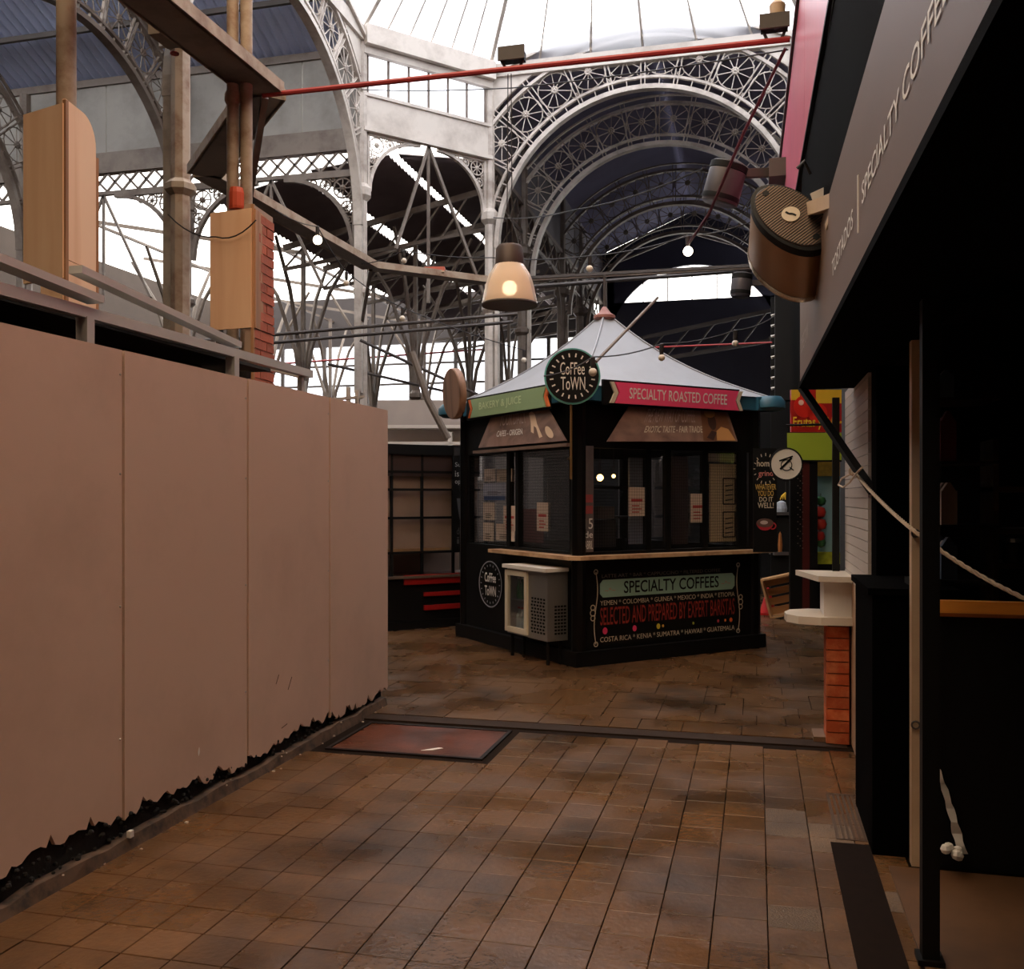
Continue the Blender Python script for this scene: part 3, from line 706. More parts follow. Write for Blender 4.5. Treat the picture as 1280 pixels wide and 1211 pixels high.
# ------------------------------------------------------------------ the rest of the hall, closed round the camera
DK = mat('dim_hall_board', (74, 62, 54), .8, var=.25)
for nm, b in (('wall_behind', (-16, 4.2, -6.1, -6, 0, 10)), ('wall_nave_right', (.86, .92, -6, 6.9, 3.7, 8.7)), ('wall_transept_right', (4.2, 4.3, -6, 28, 0, 8.66)),
              ('wall_transept_end', (-16.1, -16, 8.4, 14, 0, 8.6)), ('wall_yard', (-16.1, -16, 14, 27, 0, 7.5)), ('wall_side_left', (-16.1, -16, -6, 8.4, 0, 7.4)), ('ceiling_near', (-16, -4.4, -6, 8.3, 7.32, 7.4)), ('ceiling_right', (.9, 4.2, -6, 6.9, 8.66, 8.7)), ('ceiling_right_far', (2.45, 4.2, 6.9, 28, 8.66, 8.7)), ('ceiling_right_back', (.9, 2.45, 15.8, 28, 8.66, 8.7))):
    struct(MB().box(*b).build(nm, DK))
# ------------------------------------------------------------------ coffee kiosk
KC = Vector((-1.63, 10.53, 0)); KS = 2.35; q7 = math.sqrt(.5)
def ksq(h): return [KC + Vector(v) * (h * math.sqrt(2)) for v in ((0, -1, 0), (1, 0, 0), (0, 1, 0), (-1, 0, 0))]
FR = Face((KC + Vector((0, -KS * q7, 0))).xy, (q7, q7), (q7, -q7))
FL = Face((KC + Vector((-KS * q7, 0, 0))).xy, (q7, -q7), (-q7, -q7))
FB = Face((KC + Vector((KS * q7, 0, 0))).xy, (-q7, q7), (q7, q7)); FB2 = Face((KC + Vector((0, KS * q7, 0))).xy, (-q7, -q7), (-q7, q7))
FACES = (FR, FL, FB, FB2)
k_ = thing('coffee_kiosk', 'black square coffee kiosk with grey tent roof and colourful banners', 'kiosk', KC)
def kp(mb, name, m, parent=None, smooth=False): return mb.build(name, m, parent or k_, smooth)
kp(MB().prism(ksq(1.22), (0, 0, .14)), 'plinth', BLACK)
for F in FACES:                       # lower wall panels, upper band
    kp(F.box(MB(), .02, KS - .02, .14, 1.0, -.08, -.02), 'lower_panel', BLACK)
    kp(F.box(MB(), .0, KS, 2.06, 2.50, -.10, -.03), 'upper_band', BLACK)
    kp(F.box(MB(), .0, KS, 1.0, 1.07, -.08, -.02), 'window_sill_rail', BLACK)
for p in ksq(1.13): kp(MB().lathe([(.07, .14), (.07, 2.5)], p, 8), 'corner_post', BLACKG)
for u, hw in ((.15, .03), (.88, .03), (1.13, .03), (1.62, .03), (2.13, .06)): kp(FR.box(MB(), u - hw, u + hw, 1.07, 2.06, -.09, -.03), 'window_post', BLACK)
for (u) in (.12, 1.02, 1.2, 2.2): kp(FL.box(MB(), u - .03, u + .03, 1.07, 2.06, -.09, -.03), 'window_post', BLACK)
for F, us in ((FR, (.18, .85, .91, 1.10, 1.16, 1.59, 1.65, 2.07)), (FL, (.15, .99, 1.05, 2.17)), (FB, (.1, 1.1, 1.2, 2.2)), (FB2, (.1, 1.1, 1.2, 2.2))):
    for i in range(0, len(us), 2): kp(F.box(MB(), us[i], us[i + 1], 1.08, 2.05, -.062, -.056), 'pane', PANE)
kp(MB().prism(ksq(1.05), (0, 0, .02)).prism([p + Zv * 2.5 for p in ksq(1.14)], (0, 0, .03)), 'floor_and_ceiling_board', BLACK)
# counter board round the corner
CW = wood('counter_wood', (198, 160, 124), (150, 110, 78), 'X', .45)
u0, _ = FL.uv(612, 690, .12)
co = [FL.pt(u0, 0, -.02), FL.pt(u0, 0, .14), FL.pt(KS + .06, 0, .14), FR.pt(-.06, 0, .14), FR.pt(KS + .05, 0, .14), FR.pt(KS + .05, 0, -.02), FR.pt(.02, 0, -.02)]
kp(MB().prism([p + Zv * 1.005 for p in co], (0, 0, .035)), 'counter_board', CW)
# turquoise fascia rim, boards
TURQ = mat('turquoise_rim', (44, 92, 112), .4, var=.2)
for F in FACES: kp(F.box(MB(), -.1, KS + .1, 2.50, 2.64, -.12, .06), 'fascia', TURQ)
for p in ksq(1.24): kp(MB().lathe([(.12, 0), (.17, .03), (.17, .1), (.13, .15)], p + Zv * 2.50, 12), 'fascia_corner', TURQ, smooth=True)
# tent roof: four concave slopes
ROOFG = mat('tent_sheet', (150, 152, 158), .5, var=.12, scale=1.5, dirt=(130, 128, 128), damt=.4)
def prof(t): return 2.64 + .92 * (t ** 1.0 * .62 + t ** 2.6 * .38)
for i in range(4):
    p, q = ksq(1.25)[i], ksq(1.25)[(i + 1) % 4]
    n = 10; vs = []; fs = []
    for j in range(n + 1):
        t = j / n; s = 1 - t * .95; z = prof(t)
        vs += [KC + (p - KC) * s + Zv * z, KC + (q - KC) * s + Zv * z]
    fs = [(2 * j, 2 * j + 1, 2 * j + 3, 2 * j + 2) for j in range(n)]
    kp(MB().add(vs, fs), 'roof_slope', ROOFG, smooth=True)
    kp(MB().tube([KC + (p - KC) * (1 - j / n * .95) + Zv * (prof(j / n) + .004) for j in range(n + 1)], .012, 5), 'roof_hip', ROOFG)
kp(MB().lathe([(.07, 0), (.12, .03), (.12, .06), (.07, .09), (.05, .12), (.02, .16)], KC + Zv * 3.53, 14), 'finial', mat('red_white_finial', (150, 96, 84), .5), smooth=True)
kp(MB().tube([KC + Zv * 3.66, KC + Zv * 4.05], .015, 6), 'finial_rod', IRON3)
# right banner
PINK = mat('pink_banner', (242, 76, 116), .5, var=.05); GREEN = mat('green_banner', (150, 176, 132), .5, var=.06)
def ribbon(F, u0, u1, z0, z1, n, m, notch, edge, name):
    nt = notch
    b = kp(MB().prism([F.pt(u0, z0, n), F.pt(u1, z0, n), F.pt(u1 - nt, (z0 + z1) / 2, n), F.pt(u1, z1, n), F.pt(u0, z1, n), F.pt(u0 + nt, (z0 + z1) / 2, n)], F.n * .02), name, m)
    for uu, sg in ((u0, -1), (u1, 1)):
        kp(MB().prism([F.pt(uu + sg * .015, z0, n), F.pt(uu + sg * .06, z0, n), F.pt(uu + sg * .06 - sg * nt, (z0 + z1) / 2, n), F.pt(uu + sg * .06, z1, n), F.pt(uu + sg * .015, z1, n), F.pt(uu + sg * .015 - sg * nt, (z0 + z1) / 2, n)], F.n * .018), 'chevron', edge, b)
    kp(F.box(MB(), u0 - .13, u1 + .03, z0 - .02, z1 + .02, n - .03, n - .002), 'backing_board', BLACK, b)
    return b
ua, _ = FR.uv(768, 490, .1); ub, _ = FR.uv(922, 490, .1)
b = ribbon(FR, ua, ub, 2.48, 2.68, .1, PINK, .05, mat('beige_edge', (205, 190, 165), .6), 'pink_banner')
kp(FR.text(MB(), 'SPECIALTY ROASTED COFFEE', ua + .16, ub - .17, 2.53, 2.635, .124, .004, .03), 'lettering', PRINTW, b)
ua, _ = FL.uv(590, 500, .1); ub, _ = FL.uv(684, 490, .1)
b = ribbon(FL, ua, ub, 2.46, 2.66, .1, GREEN, .05, mat('orange_edge', (214, 106, 48), .6), 'green_banner')
kp(FL.text(MB(), 'BAKERY & JUICE', ua + .2, ub - .45, 2.51, 2.61, .124, .004, .03), 'lettering', mat('pale_lettering', (205, 222, 175), .6), b)
# printed awning flaps (trapezoids leaning out)
PR = wood('awning_print', (140, 108, 94), (92, 66, 56), 'X', .5, 5)
def flap(F, pts, n0, n1, m):
    (a, b, c, d) = pts
    A = F.pt(a[0], a[1], n0); B = F.pt(b[0], b[1], n0); Cc = F.pt(c[0], c[1], n1); D = F.pt(d[0], d[1], n1)
    nn = (B - A).cross(D - A).normalized()
    if nn.dot(F.n) < 0: nn = -nn
    o = kp(MB().prism([A, B, Cc, D], nn * .012), 'awning_flap', m)
    def at(u, v, e=.014): return (A.lerp(B, u)).lerp(D.lerp(Cc, u), v) + nn * e
    return o, at
def at_text(at, s, u0, u1, v0, v1, m, parent, bold=0.):
    vs, fs = text_geo(s, bold); kp(MB().add([at(u0 + (u1 - u0) * a, v0 + (v1 - v0) * (1 - b)) for a, b in vs], fs), 'lettering', m, parent)
def at_poly(at, pts, m, name, parent, e=.015): kp(MB().add([at(u, v, e) for u, v in pts], [tuple(range(len(pts)))]), name, m, parent)
def four(F, pxs, n0, n1): return [F.uv(*p, n) for p, n in zip(pxs, (n0, n0, n1, n1))]
fl, at = flap(FR, four(FR, ((786, 507), (906, 507), (921, 552), (758, 552)), .02, .10), .02, .10, PR)
GREYT = mat('faded_print', (172, 150, 146), .6); SKIN = mat('print_bronze', (196, 140, 84), .5); SKD = mat('print_dark', (58, 34, 26), .5); HATC = mat('print_straw', (158, 112, 62), .5)
at_text(at, 'THE NEW WAY OF COFFEE', .2, .66, .1, .48, GREYT, fl); at_text(at, 'EXOTIC TASTE - FAIR TRADE', .24, .72, .58, .76, mat('cream_print', (205, 188, 165), .6), fl, .01)
def circ(cx, cy, rx, ry, k=16, a0=0, a1=360): return [(cx + rx * math.cos(R(a0 + (a1 - a0) * i / k)), cy + ry * math.sin(R(a0 + (a1 - a0) * i / k))) for i in range(k + (a1 - a0 < 360))]
at_poly(at, [(.72, .02), (.96, .02), (.99, .98), (.72, .98)], mat('print_brown', (112, 72, 44), .5), 'print_field', fl, .0145)
at_poly(at, [(.83, .98), (.84, .72), (.89, .6), (.95, .66), (.985, .98)], SKIN, 'print_shape', fl, .016)
at_poly(at, circ(.815, .45, .038, .24), SKD, 'print_shape', fl, .0165); at_poly(at, circ(.805, .22, .055, .13), HATC, 'print_shape', fl, .017)
at_poly(at, [(.75, .9), (.8, .7), (.84, .76), (.8, .98)], SKD, 'print_shape', fl, .0165)
fl, at = flap(FL, four(FL, ((618, 514), (683, 505), (709, 551), (599, 560)), .02, .10), .02, .10, PR)
at_text(at, 'YOUR DAILY', .2, .62, .12, .45, GREYT, fl); at_text(at, 'CAFES - ORIGEN', .2, .55, .58, .74, PRINTW, fl, .012)
at_poly(at, [(.68, .2), (.73, .15), (.77, .24), (.76, .5), (.78, .85), (.74, .88), (.735, .6), (.71, .55), (.69, .75), (.66, .7), (.68, .45)], mat('print_pale', (220, 188, 158), .5), 'print_shape', fl); at_poly(at, circ(.72, .1, .02, .06), MATS['print_pale'], 'print_shape', fl)
at_poly(at, circ(.87, .75, .04, .16), MATS['print_pale'], 'print_shape', fl)
u0, z0 = FL.uv(594, 563, .1); u1, z1 = FL.uv(712, 553, .1)
kp(MB().bar(FL.pt(u0, z0 - .02, .10), FL.pt(u1, z1 - .02, .10), .06, .03), 'awning_roll', mat('old_roll', (120, 96, 84), .6, var=.4, scale=10))
# round sign
Fs = Face((KC + Vector((-.03, -KS * q7 - .42, 0))).xy, (ca, sa), (sa, -ca))
us, zs = Fs.uv(715, 471)
rs = 33 / 1200 * (Fs.pt(us, zs).xy.dot(Vector((-sa, ca))))
sg = kp(Fs.disc(MB(), us, zs, rs * 1.06, 0, .05, 40), 'round_sign', mat('teal_rim', (92, 168, 160), .4))
kp(Fs.disc(MB(), us, zs, rs, .045, .056, 40), 'sign_face', BLACK, sg)
kp(Fs.text(MB(), 'CoFFee', us - rs * .46, us + rs * .46, zs + rs * .05, zs + rs * .52, .06), 'lettering', PRINTW, sg); kp(Fs.text(MB(), 'ToWN', us - rs * .44, us + rs * .48, zs - rs * .52, zs - rs * .03, .06), 'lettering', PRINTW, sg)
mb = MB()
for i in range(20):
    a = 2 * math.pi * i / 20 + .15; Fs.line(mb, [(us + rs * .72 * math.cos(a), zs + rs * .72 * math.sin(a)), (us + rs * .86 * math.cos(a), zs + rs * .86 * math.sin(a))], .012, .059)
stuff(kp(mb, 'tick_marks', PRINTW, sg))
kp(MB().tube([Fs.pt(us - .01, zs - rs, .02), Fs.pt(us - .01, 1.75, .02)], .012, 6).tube([Fs.pt(us - .01, 1.95, .02), Fs.pt(us - .01, 1.95, -.42)], .012, 6).tube([Fs.pt(us, 2.55, .0), Fs.pt(us, 2.55, -.5)], .015, 6), 'sign_pole', mat('brass_tube', (140, 110, 70), .4, .6), sg)
# narrow printed panel beside the corner
F = FR
pn = kp(F.pbox(MB(), 729, 557, 742, 690, -.02, .0), 'narrow_print', mat('narrow_print', (92, 82, 80), .5, var=.5, scale=14))
for t_, y0, y1 in (('15', 648, 661), ('de', 664, 672), ('ABRIL', 676, 686)):
    a, z1_ = F.uv(731, y0, .003); b_, z0_ = F.uv(741, y1, .003); kp(F.text(MB(), t_, a, b_, z0_, z1_, .003), 'lettering', PRINTW, pn)
mb = MB(); F.pbox(mb, 730, 618, 741, 628, .0, .002); F.pbox(mb, 730, 632, 741, 642, 0, .002); kp(mb, 'red_blocks', mat('dull_red_print', (150, 64, 62), .6), pn)
# papers, grid panels and things in the windows
PAPER = mat('notice_paper', (212, 190, 174), .7, var=.05); REDT = mat('red_print', (176, 60, 56), .6)
def paper(F, x0, y0, x1, y1, n=-.05, lines=3, red=True, m=PAPER):
    p = kp(F.pbox(MB(), x0, y0, x1, y1, n - .002, n), 'notice', m)
    a, z1_ = F.uv(x0, (y0), n); b_, _ = F.uv(x1, y0, n); _, z0_ = F.uv((x0 + x1) / 2, y1, n); _, z1_ = F.uv((x0 + x1) / 2, y0, n)
    mb = MB(); h = z1_ - z0_; w = b_ - a
    for i in range(lines): F.box(mb, a + w * .2, a + w * (.8 if i % 2 else .65), z0_ + h * (.12 + .11 * i), z0_ + h * (.16 + .11 * i), n, n + .001)
    kp(mb, 'print_lines', REDT if red else SKD, p)
    if red: kp(F.box(MB(), a + w * .15, a + w * .85, z0_ + h * .5, z0_ + h * .6, n, n + .001), 'print_bar', REDT, p)
paper(FR, 786, 609, 806, 645); paper(FR, 863, 617, 882, 653)
paper(FL, 629, 632, 645, 664); paper(FL, 671, 628, 685, 664)
paper(FL, 605, 586, 619, 602, red=False); paper(FL, 621, 586, 640, 602, red=False); paper(FL, 604, 604, 632, 620, red=False, m=mat('blue_notice', (170, 170, 186), .6)); kp(FL.pbox(MB(), 605, 620, 631, 625, -.052, -.049), 'blue_strip', mat('blue_strip', (70, 88, 128), .6))
paper(FL, 604, 628, 618, 650, red=False); paper(FL, 604, 653, 617, 676, red=False); paper(FL, 620, 655, 643, 676, red=False)
kp(FL.pbox(MB(), 654, 636, 671, 678, -.2, -.12), 'pink_carton', mat('dull_pink_carton', (120, 62, 60), .6))
kp(FR.pbox(MB(), 787, 572, 812, 680, -.12, -.10), 'pale_board', mat('bluish_board', (130, 134, 146), .6, var=.15))
kp(FR.pbox(MB(), 841, 570, 860, 680, -.12, -.10), 'brown_board', mat('brown_board', (80, 66, 66), .6, var=.3))
kp(FR.pbox(MB(), 748, 633, 768, 648, -.3, -.12), 'machine', mat('grey_machine', (92, 82, 78), .5))
kp(FR.pbox(MB(), 744, 650, 770, 684, -.3, -.1), 'counter_box', mat('grey_box', (56, 52, 52), .5))
gp = kp(FR.pbox(MB(), 888, 580, 923, 677, -.085, -.07), 'menu_board', mat('cream_board', (246, 214, 168), .6, var=.1)); kp(FR.pbox(MB(), 886, 567, 922, 577, -.085, -.07), 'menu_strip', PAPER)
for y0, y1 in ((598, 630), (640, 671)):
    mb = MB(); (a, z1_), (b_, _), (_, z0_) = FR.uv(904, y0, -.068), FR.uv(919, y0, -.068), FR.uv(911, y1, -.068)
    for q in ((a, z0_, b_, z0_), (a, z1_, b_, z1_), (a, z0_, a, z1_), (b_, z0_, b_, z1_)): FR.line(mb, [(q[0], q[1]), (q[2], q[3])], .014, -.068)
    for i in range(4): FR.line(mb, [(a + .03, z0_ + .04 + .05 * i), (b_ - .03, z0_ + .05 + .05 * i)], .012, -.068)
    kp(mb, 'menu_frame', SKD, gp)
# wire grid behind the panes
def grid(F, u0, u1, n, name='wire_grid'):
    mb = MB(); u = u0
    while u < u1: mb.bar(F.pt(u, 1.08, n), F.pt(u, 2.04, n), .0022, .0022); u += .03
    z = 1.1
    while z < 2.04: mb.bar(F.pt(u0, z, n), F.pt(u1, z, n), .0022, .0022); z += .03
    o = kp(mb, name, BLACK); o['kind'] = 'stuff'
grid(FR, .2, 2.15, -.045); grid(FL, .15, 1.0, -.045); grid(FL, 1.22, 2.15, -.045)
# back shelves
for z in (1.35, 1.7): kp(MB().bar(KC + Vector((-.4, .9, z)), KC + Vector((.4, .9, z)), .5, .03), 'shelf', DARK)
kp(MB().box(KC.x - .45, KC.x + .45, KC.y - .35, KC.y + .35, .02, .9), 'inner_counter', DARK)
b0 = FR.pt(*FR.uv(750, 597, -.35), -.35); b1 = FR.pt(*FR.uv(767, 595, -.35), -.35)
for q, r in ((b0, .035), (b1, .02)):
    t = thing('kiosk_lamp', 'small warm lit lamp inside the kiosk window' if r > .03 else 'tiny warm lamp beside the brighter one in the kiosk', 'lamp', q)
    MB().sphere(q, r, 6).build('bulb', mat('warm_lamp', (255, 200, 120), .3, var=0, emit=6.), t, True)
    MB().tube([q + Zv * r * .9, q + Zv * (2.5 - q.z)], .005, 5).build('cord', CABLE, t)
# signboard on the lower right panel
def pr(px, py): return FR.uv(px, py, -.015)
n = -.016
def ptext(s, x0, y0, x1, y1, hpx, m, bold=0., par=None, name='lettering', hpx2=None):
    """text running from (x0,y0) to (x1,y1) baseline in the photo's panel, height hpx"""
    (ua, za), (ub, zb) = pr(x0, y0), pr(x1, y1); _, zt = pr(x0, y0 - hpx); h = zt - za
    vs, fs = text_geo(s, bold)
    kp(MB().add([FR.pt(ua + (ub - ua) * a, za + (zb - za) * a + h * b, n + .004) for a, b in vs], fs), name, m, par)
MINT = mat('mint_label', (150, 184, 168), .5, var=.08)
(ul, zl), (ur, zr_) = pr(750, 748), pr(918, 735); _, zt = pr(750, 726); h = zt - zl; cc = .035
zl = (zl + zr_) / 2
lab = kp(MB().prism([FR.pt(*p, n) for p in ((ul + cc, zl), (ur - cc, zl), (ur, zl + cc), (ur, zl + h - cc), (ur - cc, zl + h), (ul + cc, zl + h), (ul, zl + h - cc), (ul, zl + cc))], FR.n * .004), 'mint_label', MINT)
mb = MB(); FR.text(mb, 'SPECIALTY COFFEES', ul + .27 * (ur - ul) * .6, ur - (ur - ul) * .13, zl + h * .17, zl + h * .88, n + .008, .012); kp(mb, 'lettering', BLACK, lab)
for uu in (ul + .05, ur - .19): kp(FR.text(MB(), '~*~', uu, uu + .13, zl + h * .35, zl + h * .55, n + .008), 'ornament', mat('rose_print', (200, 120, 110), .6), lab)
CREAM = MATS['cream_print']; DRED = mat('dark_red_print', (150, 48, 38), .6)
zb_, _h = zl, h
def row(s, z0, z1, u0, u1, m, bold=0.):
    mb = MB(); FR.text(mb, s, u0, u1, z0, z1, n + .004, bold); kp(mb, 'lettering', m)
row('LATTE ART * BAR * CAPPUCCINO * FILTERED COFFEE', zl + h + .02, zl + h + .055, ul + .02, ur - .2, mat('grey_print', (112, 104, 98), .6))
row('YEMEN * COLOMBIA * GUINEA * MEXICO * INDIA * ETIOPIA', zl - .075, zl - .027, ul, ur, CREAM)
row('SELECTED AND PREPARED BY EXPERT BARISTAS', zl - .265, zl - .095, ul, ur, DRED, .004)
row('COSTA RICA * KENIA * SUMATRA * HAWAII * GUATEMALA', zl - .425, zl - .375, ul, ur, CREAM)
for i, (uu, rr, c_) in enumerate(((.06, .034, (225, 60, 110)), (.42, .03, (225, 60, 110)), (.72, .027, (200, 180, 50)), (.78, .014, (210, 150, 60)), (1.18, .014, (170, 180, 60)), (1.52, .016, (205, 60, 70)), (1.62, .014, (230, 120, 50)), (1.70, .024, (230, 100, 40)))):
    kp(FR.disc(MB(), ul + uu * (ur - ul) / 1.75, zl - .32, rr, n, n + .004, 12, rr * .8), 'print_dot', mat('dot_%d' % (i,), c_, .6))
for uu, sg_ in ((ul - .05, -1), (ur + .05, 1)):
    mb = MB(); pts = []
    for i in range(25):
        v = i / 24; pts.append((uu + sg_ * .02 * math.sin(v * 2 * math.pi * (1 if sg_ > 0 else 1)), zl - .44 + (h + .52) * v))
    FR.line(mb, pts, .008, n + .004)
    for cz, r_ in ((zl - .44, .022), (zl + h + .08, .022), (zl - .14, .03), (zl - .19, .025), (zl - .09, .025)):
        o_ = 0 if abs(cz - (zl - .14)) > .1 else sg_ * .035
        FR.line(mb, [(uu + o_ + r_ * math.cos(2 * math.pi * i / 10), cz + r_ * math.sin(2 * math.pi * i / 10)) for i in range(11)], .008, n + .004)
    kp(mb, 'scroll_border', CREAM)
# round logo on the left panel
ul_, zl_ = FL.uv(613, 730, -.015)
r_ = 28 / 1200 * 10.6
lg = kp(FL.disc(MB(), ul_, zl_, r_, -.02, -.016, 32), 'round_logo', BLACK)
mb = MB(); FL.line(mb, [(ul_ + r_ * math.cos(2 * math.pi * i / 32), zl_ + r_ * math.sin(2 * math.pi * i / 32)) for i in range(33)], .012, -.012)
for i in range(20):
    a = 2 * math.pi * i / 20; FL.line(mb, [(ul_ + r_ * .78 * math.cos(a), zl_ + r_ * .78 * math.sin(a)), (ul_ + r_ * .87 * math.cos(a), zl_ + r_ * .87 * math.sin(a))], .01, -.012)
kp(mb, 'ring_marks', mat('logo_grey', (150, 150, 158), .6), lg)
kp(FL.text(MB(), 'CoFFee', ul_ - r_ * .5, ul_ + r_ * .5, zl_ + .02, zl_ + r_ * .5, -.013, .015), 'lettering', PRINTW, lg); kp(FL.text(MB(), 'ToWN', ul_ - r_ * .5, ul_ + r_ * .5, zl_ - r_ * .52, zl_ - .02, -.013, .015), 'lettering', PRINTW, lg)

# ------------------------------------------------------------------ glass door fridge in front of the kiosk
nf = .25
ua, _ = FL.uv(631, 790, nf); ub, _ = FL.uv(682, 800, nf); _, zt = FL.uv(655, 712, nf); _, zb = FL.uv(655, 796, nf)
fr = thing('drinks_fridge', 'small steel glass door drinks fridge standing against the kiosk', 'fridge', FL.pt((ua + ub) / 2, 0, .2))
def fp(mb, name, m, parent=None, smooth=False): return mb.build(name, m, parent or fr, smooth)
mb = MB(); um = ua + (ub - ua) * .55
FL.box(mb, ua, ua + .025, zb, zt, .0, nf - .03); FL.box(mb, um, ub, zb, zt, .0, nf - .02); FL.box(mb, ua, um, zb, zb + .03, 0, nf - .03); FL.box(mb, ua, um, zt - .04, zt, 0, nf - .03); FL.box(mb, ua, um, zb, zt, -.0, .02)
fp(mb, 'body', STEEL)
fp(FL.box(MB(), ua - .02, ub + .02, zt, zt + .035, -.0, nf + .02), 'top', WHITE)
mb = MB(); w = .05
dz0, dz1 = zb + .02, zt - .02
FL.box(mb, ua, ua + w, dz0, dz1, nf - .03, nf); FL.box(mb, um - w, um, dz0, dz1, nf - .03, nf); FL.box(mb, ua + w, um - w, dz0, dz0 + w, nf - .03, nf); FL.box(mb, ua + w, um - w, dz1 - w, dz1, nf - .03, nf)
dr = fp(mb, 'door', mat('cream_door_frame', (205, 192, 168), .45)); fp(FL.box(MB(), ua + w, um - w, dz0 + w, dz1 - w, nf - .018, nf - .013), 'glass', PANE, dr)
mb = MB()
hz = []; z = zb + .06
while z < zb + (zt - zb) * .62:
    for i in range(5):
        u = um + .05 + i * (ub - um - .08) / 5 + (.012 if int(z * 100) % 2 else 0); FL.box(mb, u, u + .03, z, z + .018, nf - .021, nf - .017)
    z += .032
stuff(fp(mb, 'vent_slots', BLACK))
side = Face(FL.pt(ub, 0, nf).xy, (-FL.n).xy, FL.x.xy)
mb = MB()
for i in range(9):
    for j in range(4): side.box(mb, .10 + j * .035, .125 + j * .035, zb + .06 + i * .032, zb + .078 + i * .032, -.004, .003)
stuff(fp(mb, 'side_vent', BLACK))
for u in (ua + .05, ub - .05):
    for nn_ in (.05, nf - .06): fp(MB().tube([FL.pt(u, 0, nn_), FL.pt(u, zb, nn_)], .018, 8), 'leg', BLACK)
zs_ = [zb + .04, zb + (zt - zb) * .52]
for z in zs_: fp(FL.box(MB(), ua + .026, um, z - .01, z, .03, nf - .05), 'shelf', STEEL)
GRB = mat('green_bottle', (40, 110, 58), .15, var=.1); CLB = mat('clear_bottle', (150, 165, 160), .15, var=.1)
for si, z in enumerate(zs_):
    for i in range(3):
        q = FL.pt(ua + .075 + .065 * i, z, nf - .12)
        t = thing('bottle', ['clear soda bottle on the lower shelf of the fridge', 'green soda bottle on the upper shelf of the fridge'][si], 'bottle', q, ['bottles low in the fridge', 'bottles high in the fridge'][si])
        MB().lathe([(.026, 0), (.028, .01), (.028, .12), (.012, .17), (.011, .2)], q, 10).build('glass_body', (CLB, GRB)[si], t, True)
        MB().lathe([(.013, .2), (.013, .218)], q, 10).build('cap', (REDT, WHITE)[si], t)

# ------------------------------------------------------------------ stall behind the kiosk at the left
SF = Face(P(470, 690, 11.3).xy, (math.sin(R(60) - YAW), math.cos(R(60) - YAW)), (math.cos(R(60) - YAW), -math.sin(R(60) - YAW)))
uA, uB = 0., SF.uv(600, 690)[0]
st = thing('display_stall', 'dark glazed display stall with red striped front behind the hoarding end', 'stall', SF.pt((uA + uB) / 2, 0, -.3))
def sp(mb, name, m): return mb.build(name, m, st)
zt = SF.uv(530, 556)[1]
sp(SF.box(MB(), uA, uB, 0, .1, -.6, 0), 'plinth', BLACK)
zc = SF.uv(530, 722)[1]
sp(SF.box(MB(), uA, uB, .1, zc, -.6, -.02), 'counter_body', BLACK)
for y0, y1, x0 in ((716, 728, 505), (738, 743, 530), (754, 760, 530)):
    u0 = SF.uv(x0, y0)[0]; z0 = SF.uv(570, y1)[1]; z1 = SF.uv(570, y0)[1]; sp(SF.box(MB(), u0, uB, z0, z1, -.02, .012), 'red_stripe', mat('red_stripe', (150, 26, 24), .4, var=.1))
sp(SF.box(MB(), uA, uB, zc, zc + .03, -.62, .03), 'counter_top', mat('stall_top', (96, 80, 70), .4))
for x in (478, 490, 528, 567, 592):
    u = SF.uv(x, 600)[0]; sp(SF.box(MB(), u - .015, u + .015, zc, zt, -.03, .0), 'upright', BLACK)
for y in (590, 612, 647, 690):
    z = SF.uv(535, y)[1]; sp(SF.box(MB(), uA, uB, z - .015, z + .015, -.03, .0), 'cross_bar', BLACK)
sp(SF.box(MB(), uA, uB, zt - .12, zt, -.6, .02), 'header', BLACK); sp(SF.box(MB(), uA, uB, zt - .38, zt - .12, -.03, -.005), 'header_panel', mat('brown_header', (52, 34, 28), .5))
sp(SF.box(MB(), uA, uB, zc + .36, zt - .38, -.09, -.07), 'blind', mat('cream_blind', (176, 148, 128), .7, var=.12))
sp(SF.box(MB(), uA, uB, zc, zt, -.6, -.57), 'back_board', mat('pale_back_board', (150, 126, 110), .7, var=.15))
sp(SF.box(MB(), uA + .05, uB - .4, zc + .32, zc + .355, -.55, -.04), 'inner_shelf', mat('wood_shelf', (180, 140, 100), .5))
sp(SF.box(MB(), uA, uB - .05, zc + .03, zt - .12, -.022, -.018), 'glass', PANE)
t = thing('chalk_board', 'narrow black chalk board with white writing hanging beside the striped stall', 'board', SF.pt(*SF.uv(578, 690), .06))
a, z0 = SF.uv(566, 688, .05); b_, z1 = SF.uv(590, 570, .05)
SF.box(MB(), a, b_, z0, z1, .03, .05).build('board', BLACK, t); SF.box(MB(), a + .02, b_ - .1, z1, z1 + .1, .03, .05).build('cap', DARK, t)
for k, (s_, zz) in enumerate((('Sugar', .93), ('is no', .84), ('option', .75))):
    mb = MB(); SF.text(mb, s_, a + .03, b_ - .04, z0 + (z1 - z0) * (zz - .06), z0 + (z1 - z0) * zz, .052); mb.build('lettering', mat('chalk', (170, 168, 165), .8), t)
w_ = b_ - a; h_ = z1 - z0
MB().prism([SF.pt(a + w_ * .2, z0 + h_ * .55, .05), SF.pt(a + w_ * .35, z0 + h_ * .33, .05), SF.pt(a + w_ * .7, z0 + h_ * .33, .05), SF.pt(a + w_ * .85, z0 + h_ * .55, .05)], SF.n * .002).build('drawn_cup', mat('chalk_grey', (78, 78, 80), .8), t)
for k, s_ in enumerate(('drink', 'it')):
    mb = MB(); SF.text(mb, s_, a + w_ * .2, a + w_ * .8, z0 + h_ * (.17 - .1 * k), z0 + h_ * (.24 - .1 * k), .052); mb.build('lettering', MATS['chalk_grey'], t)
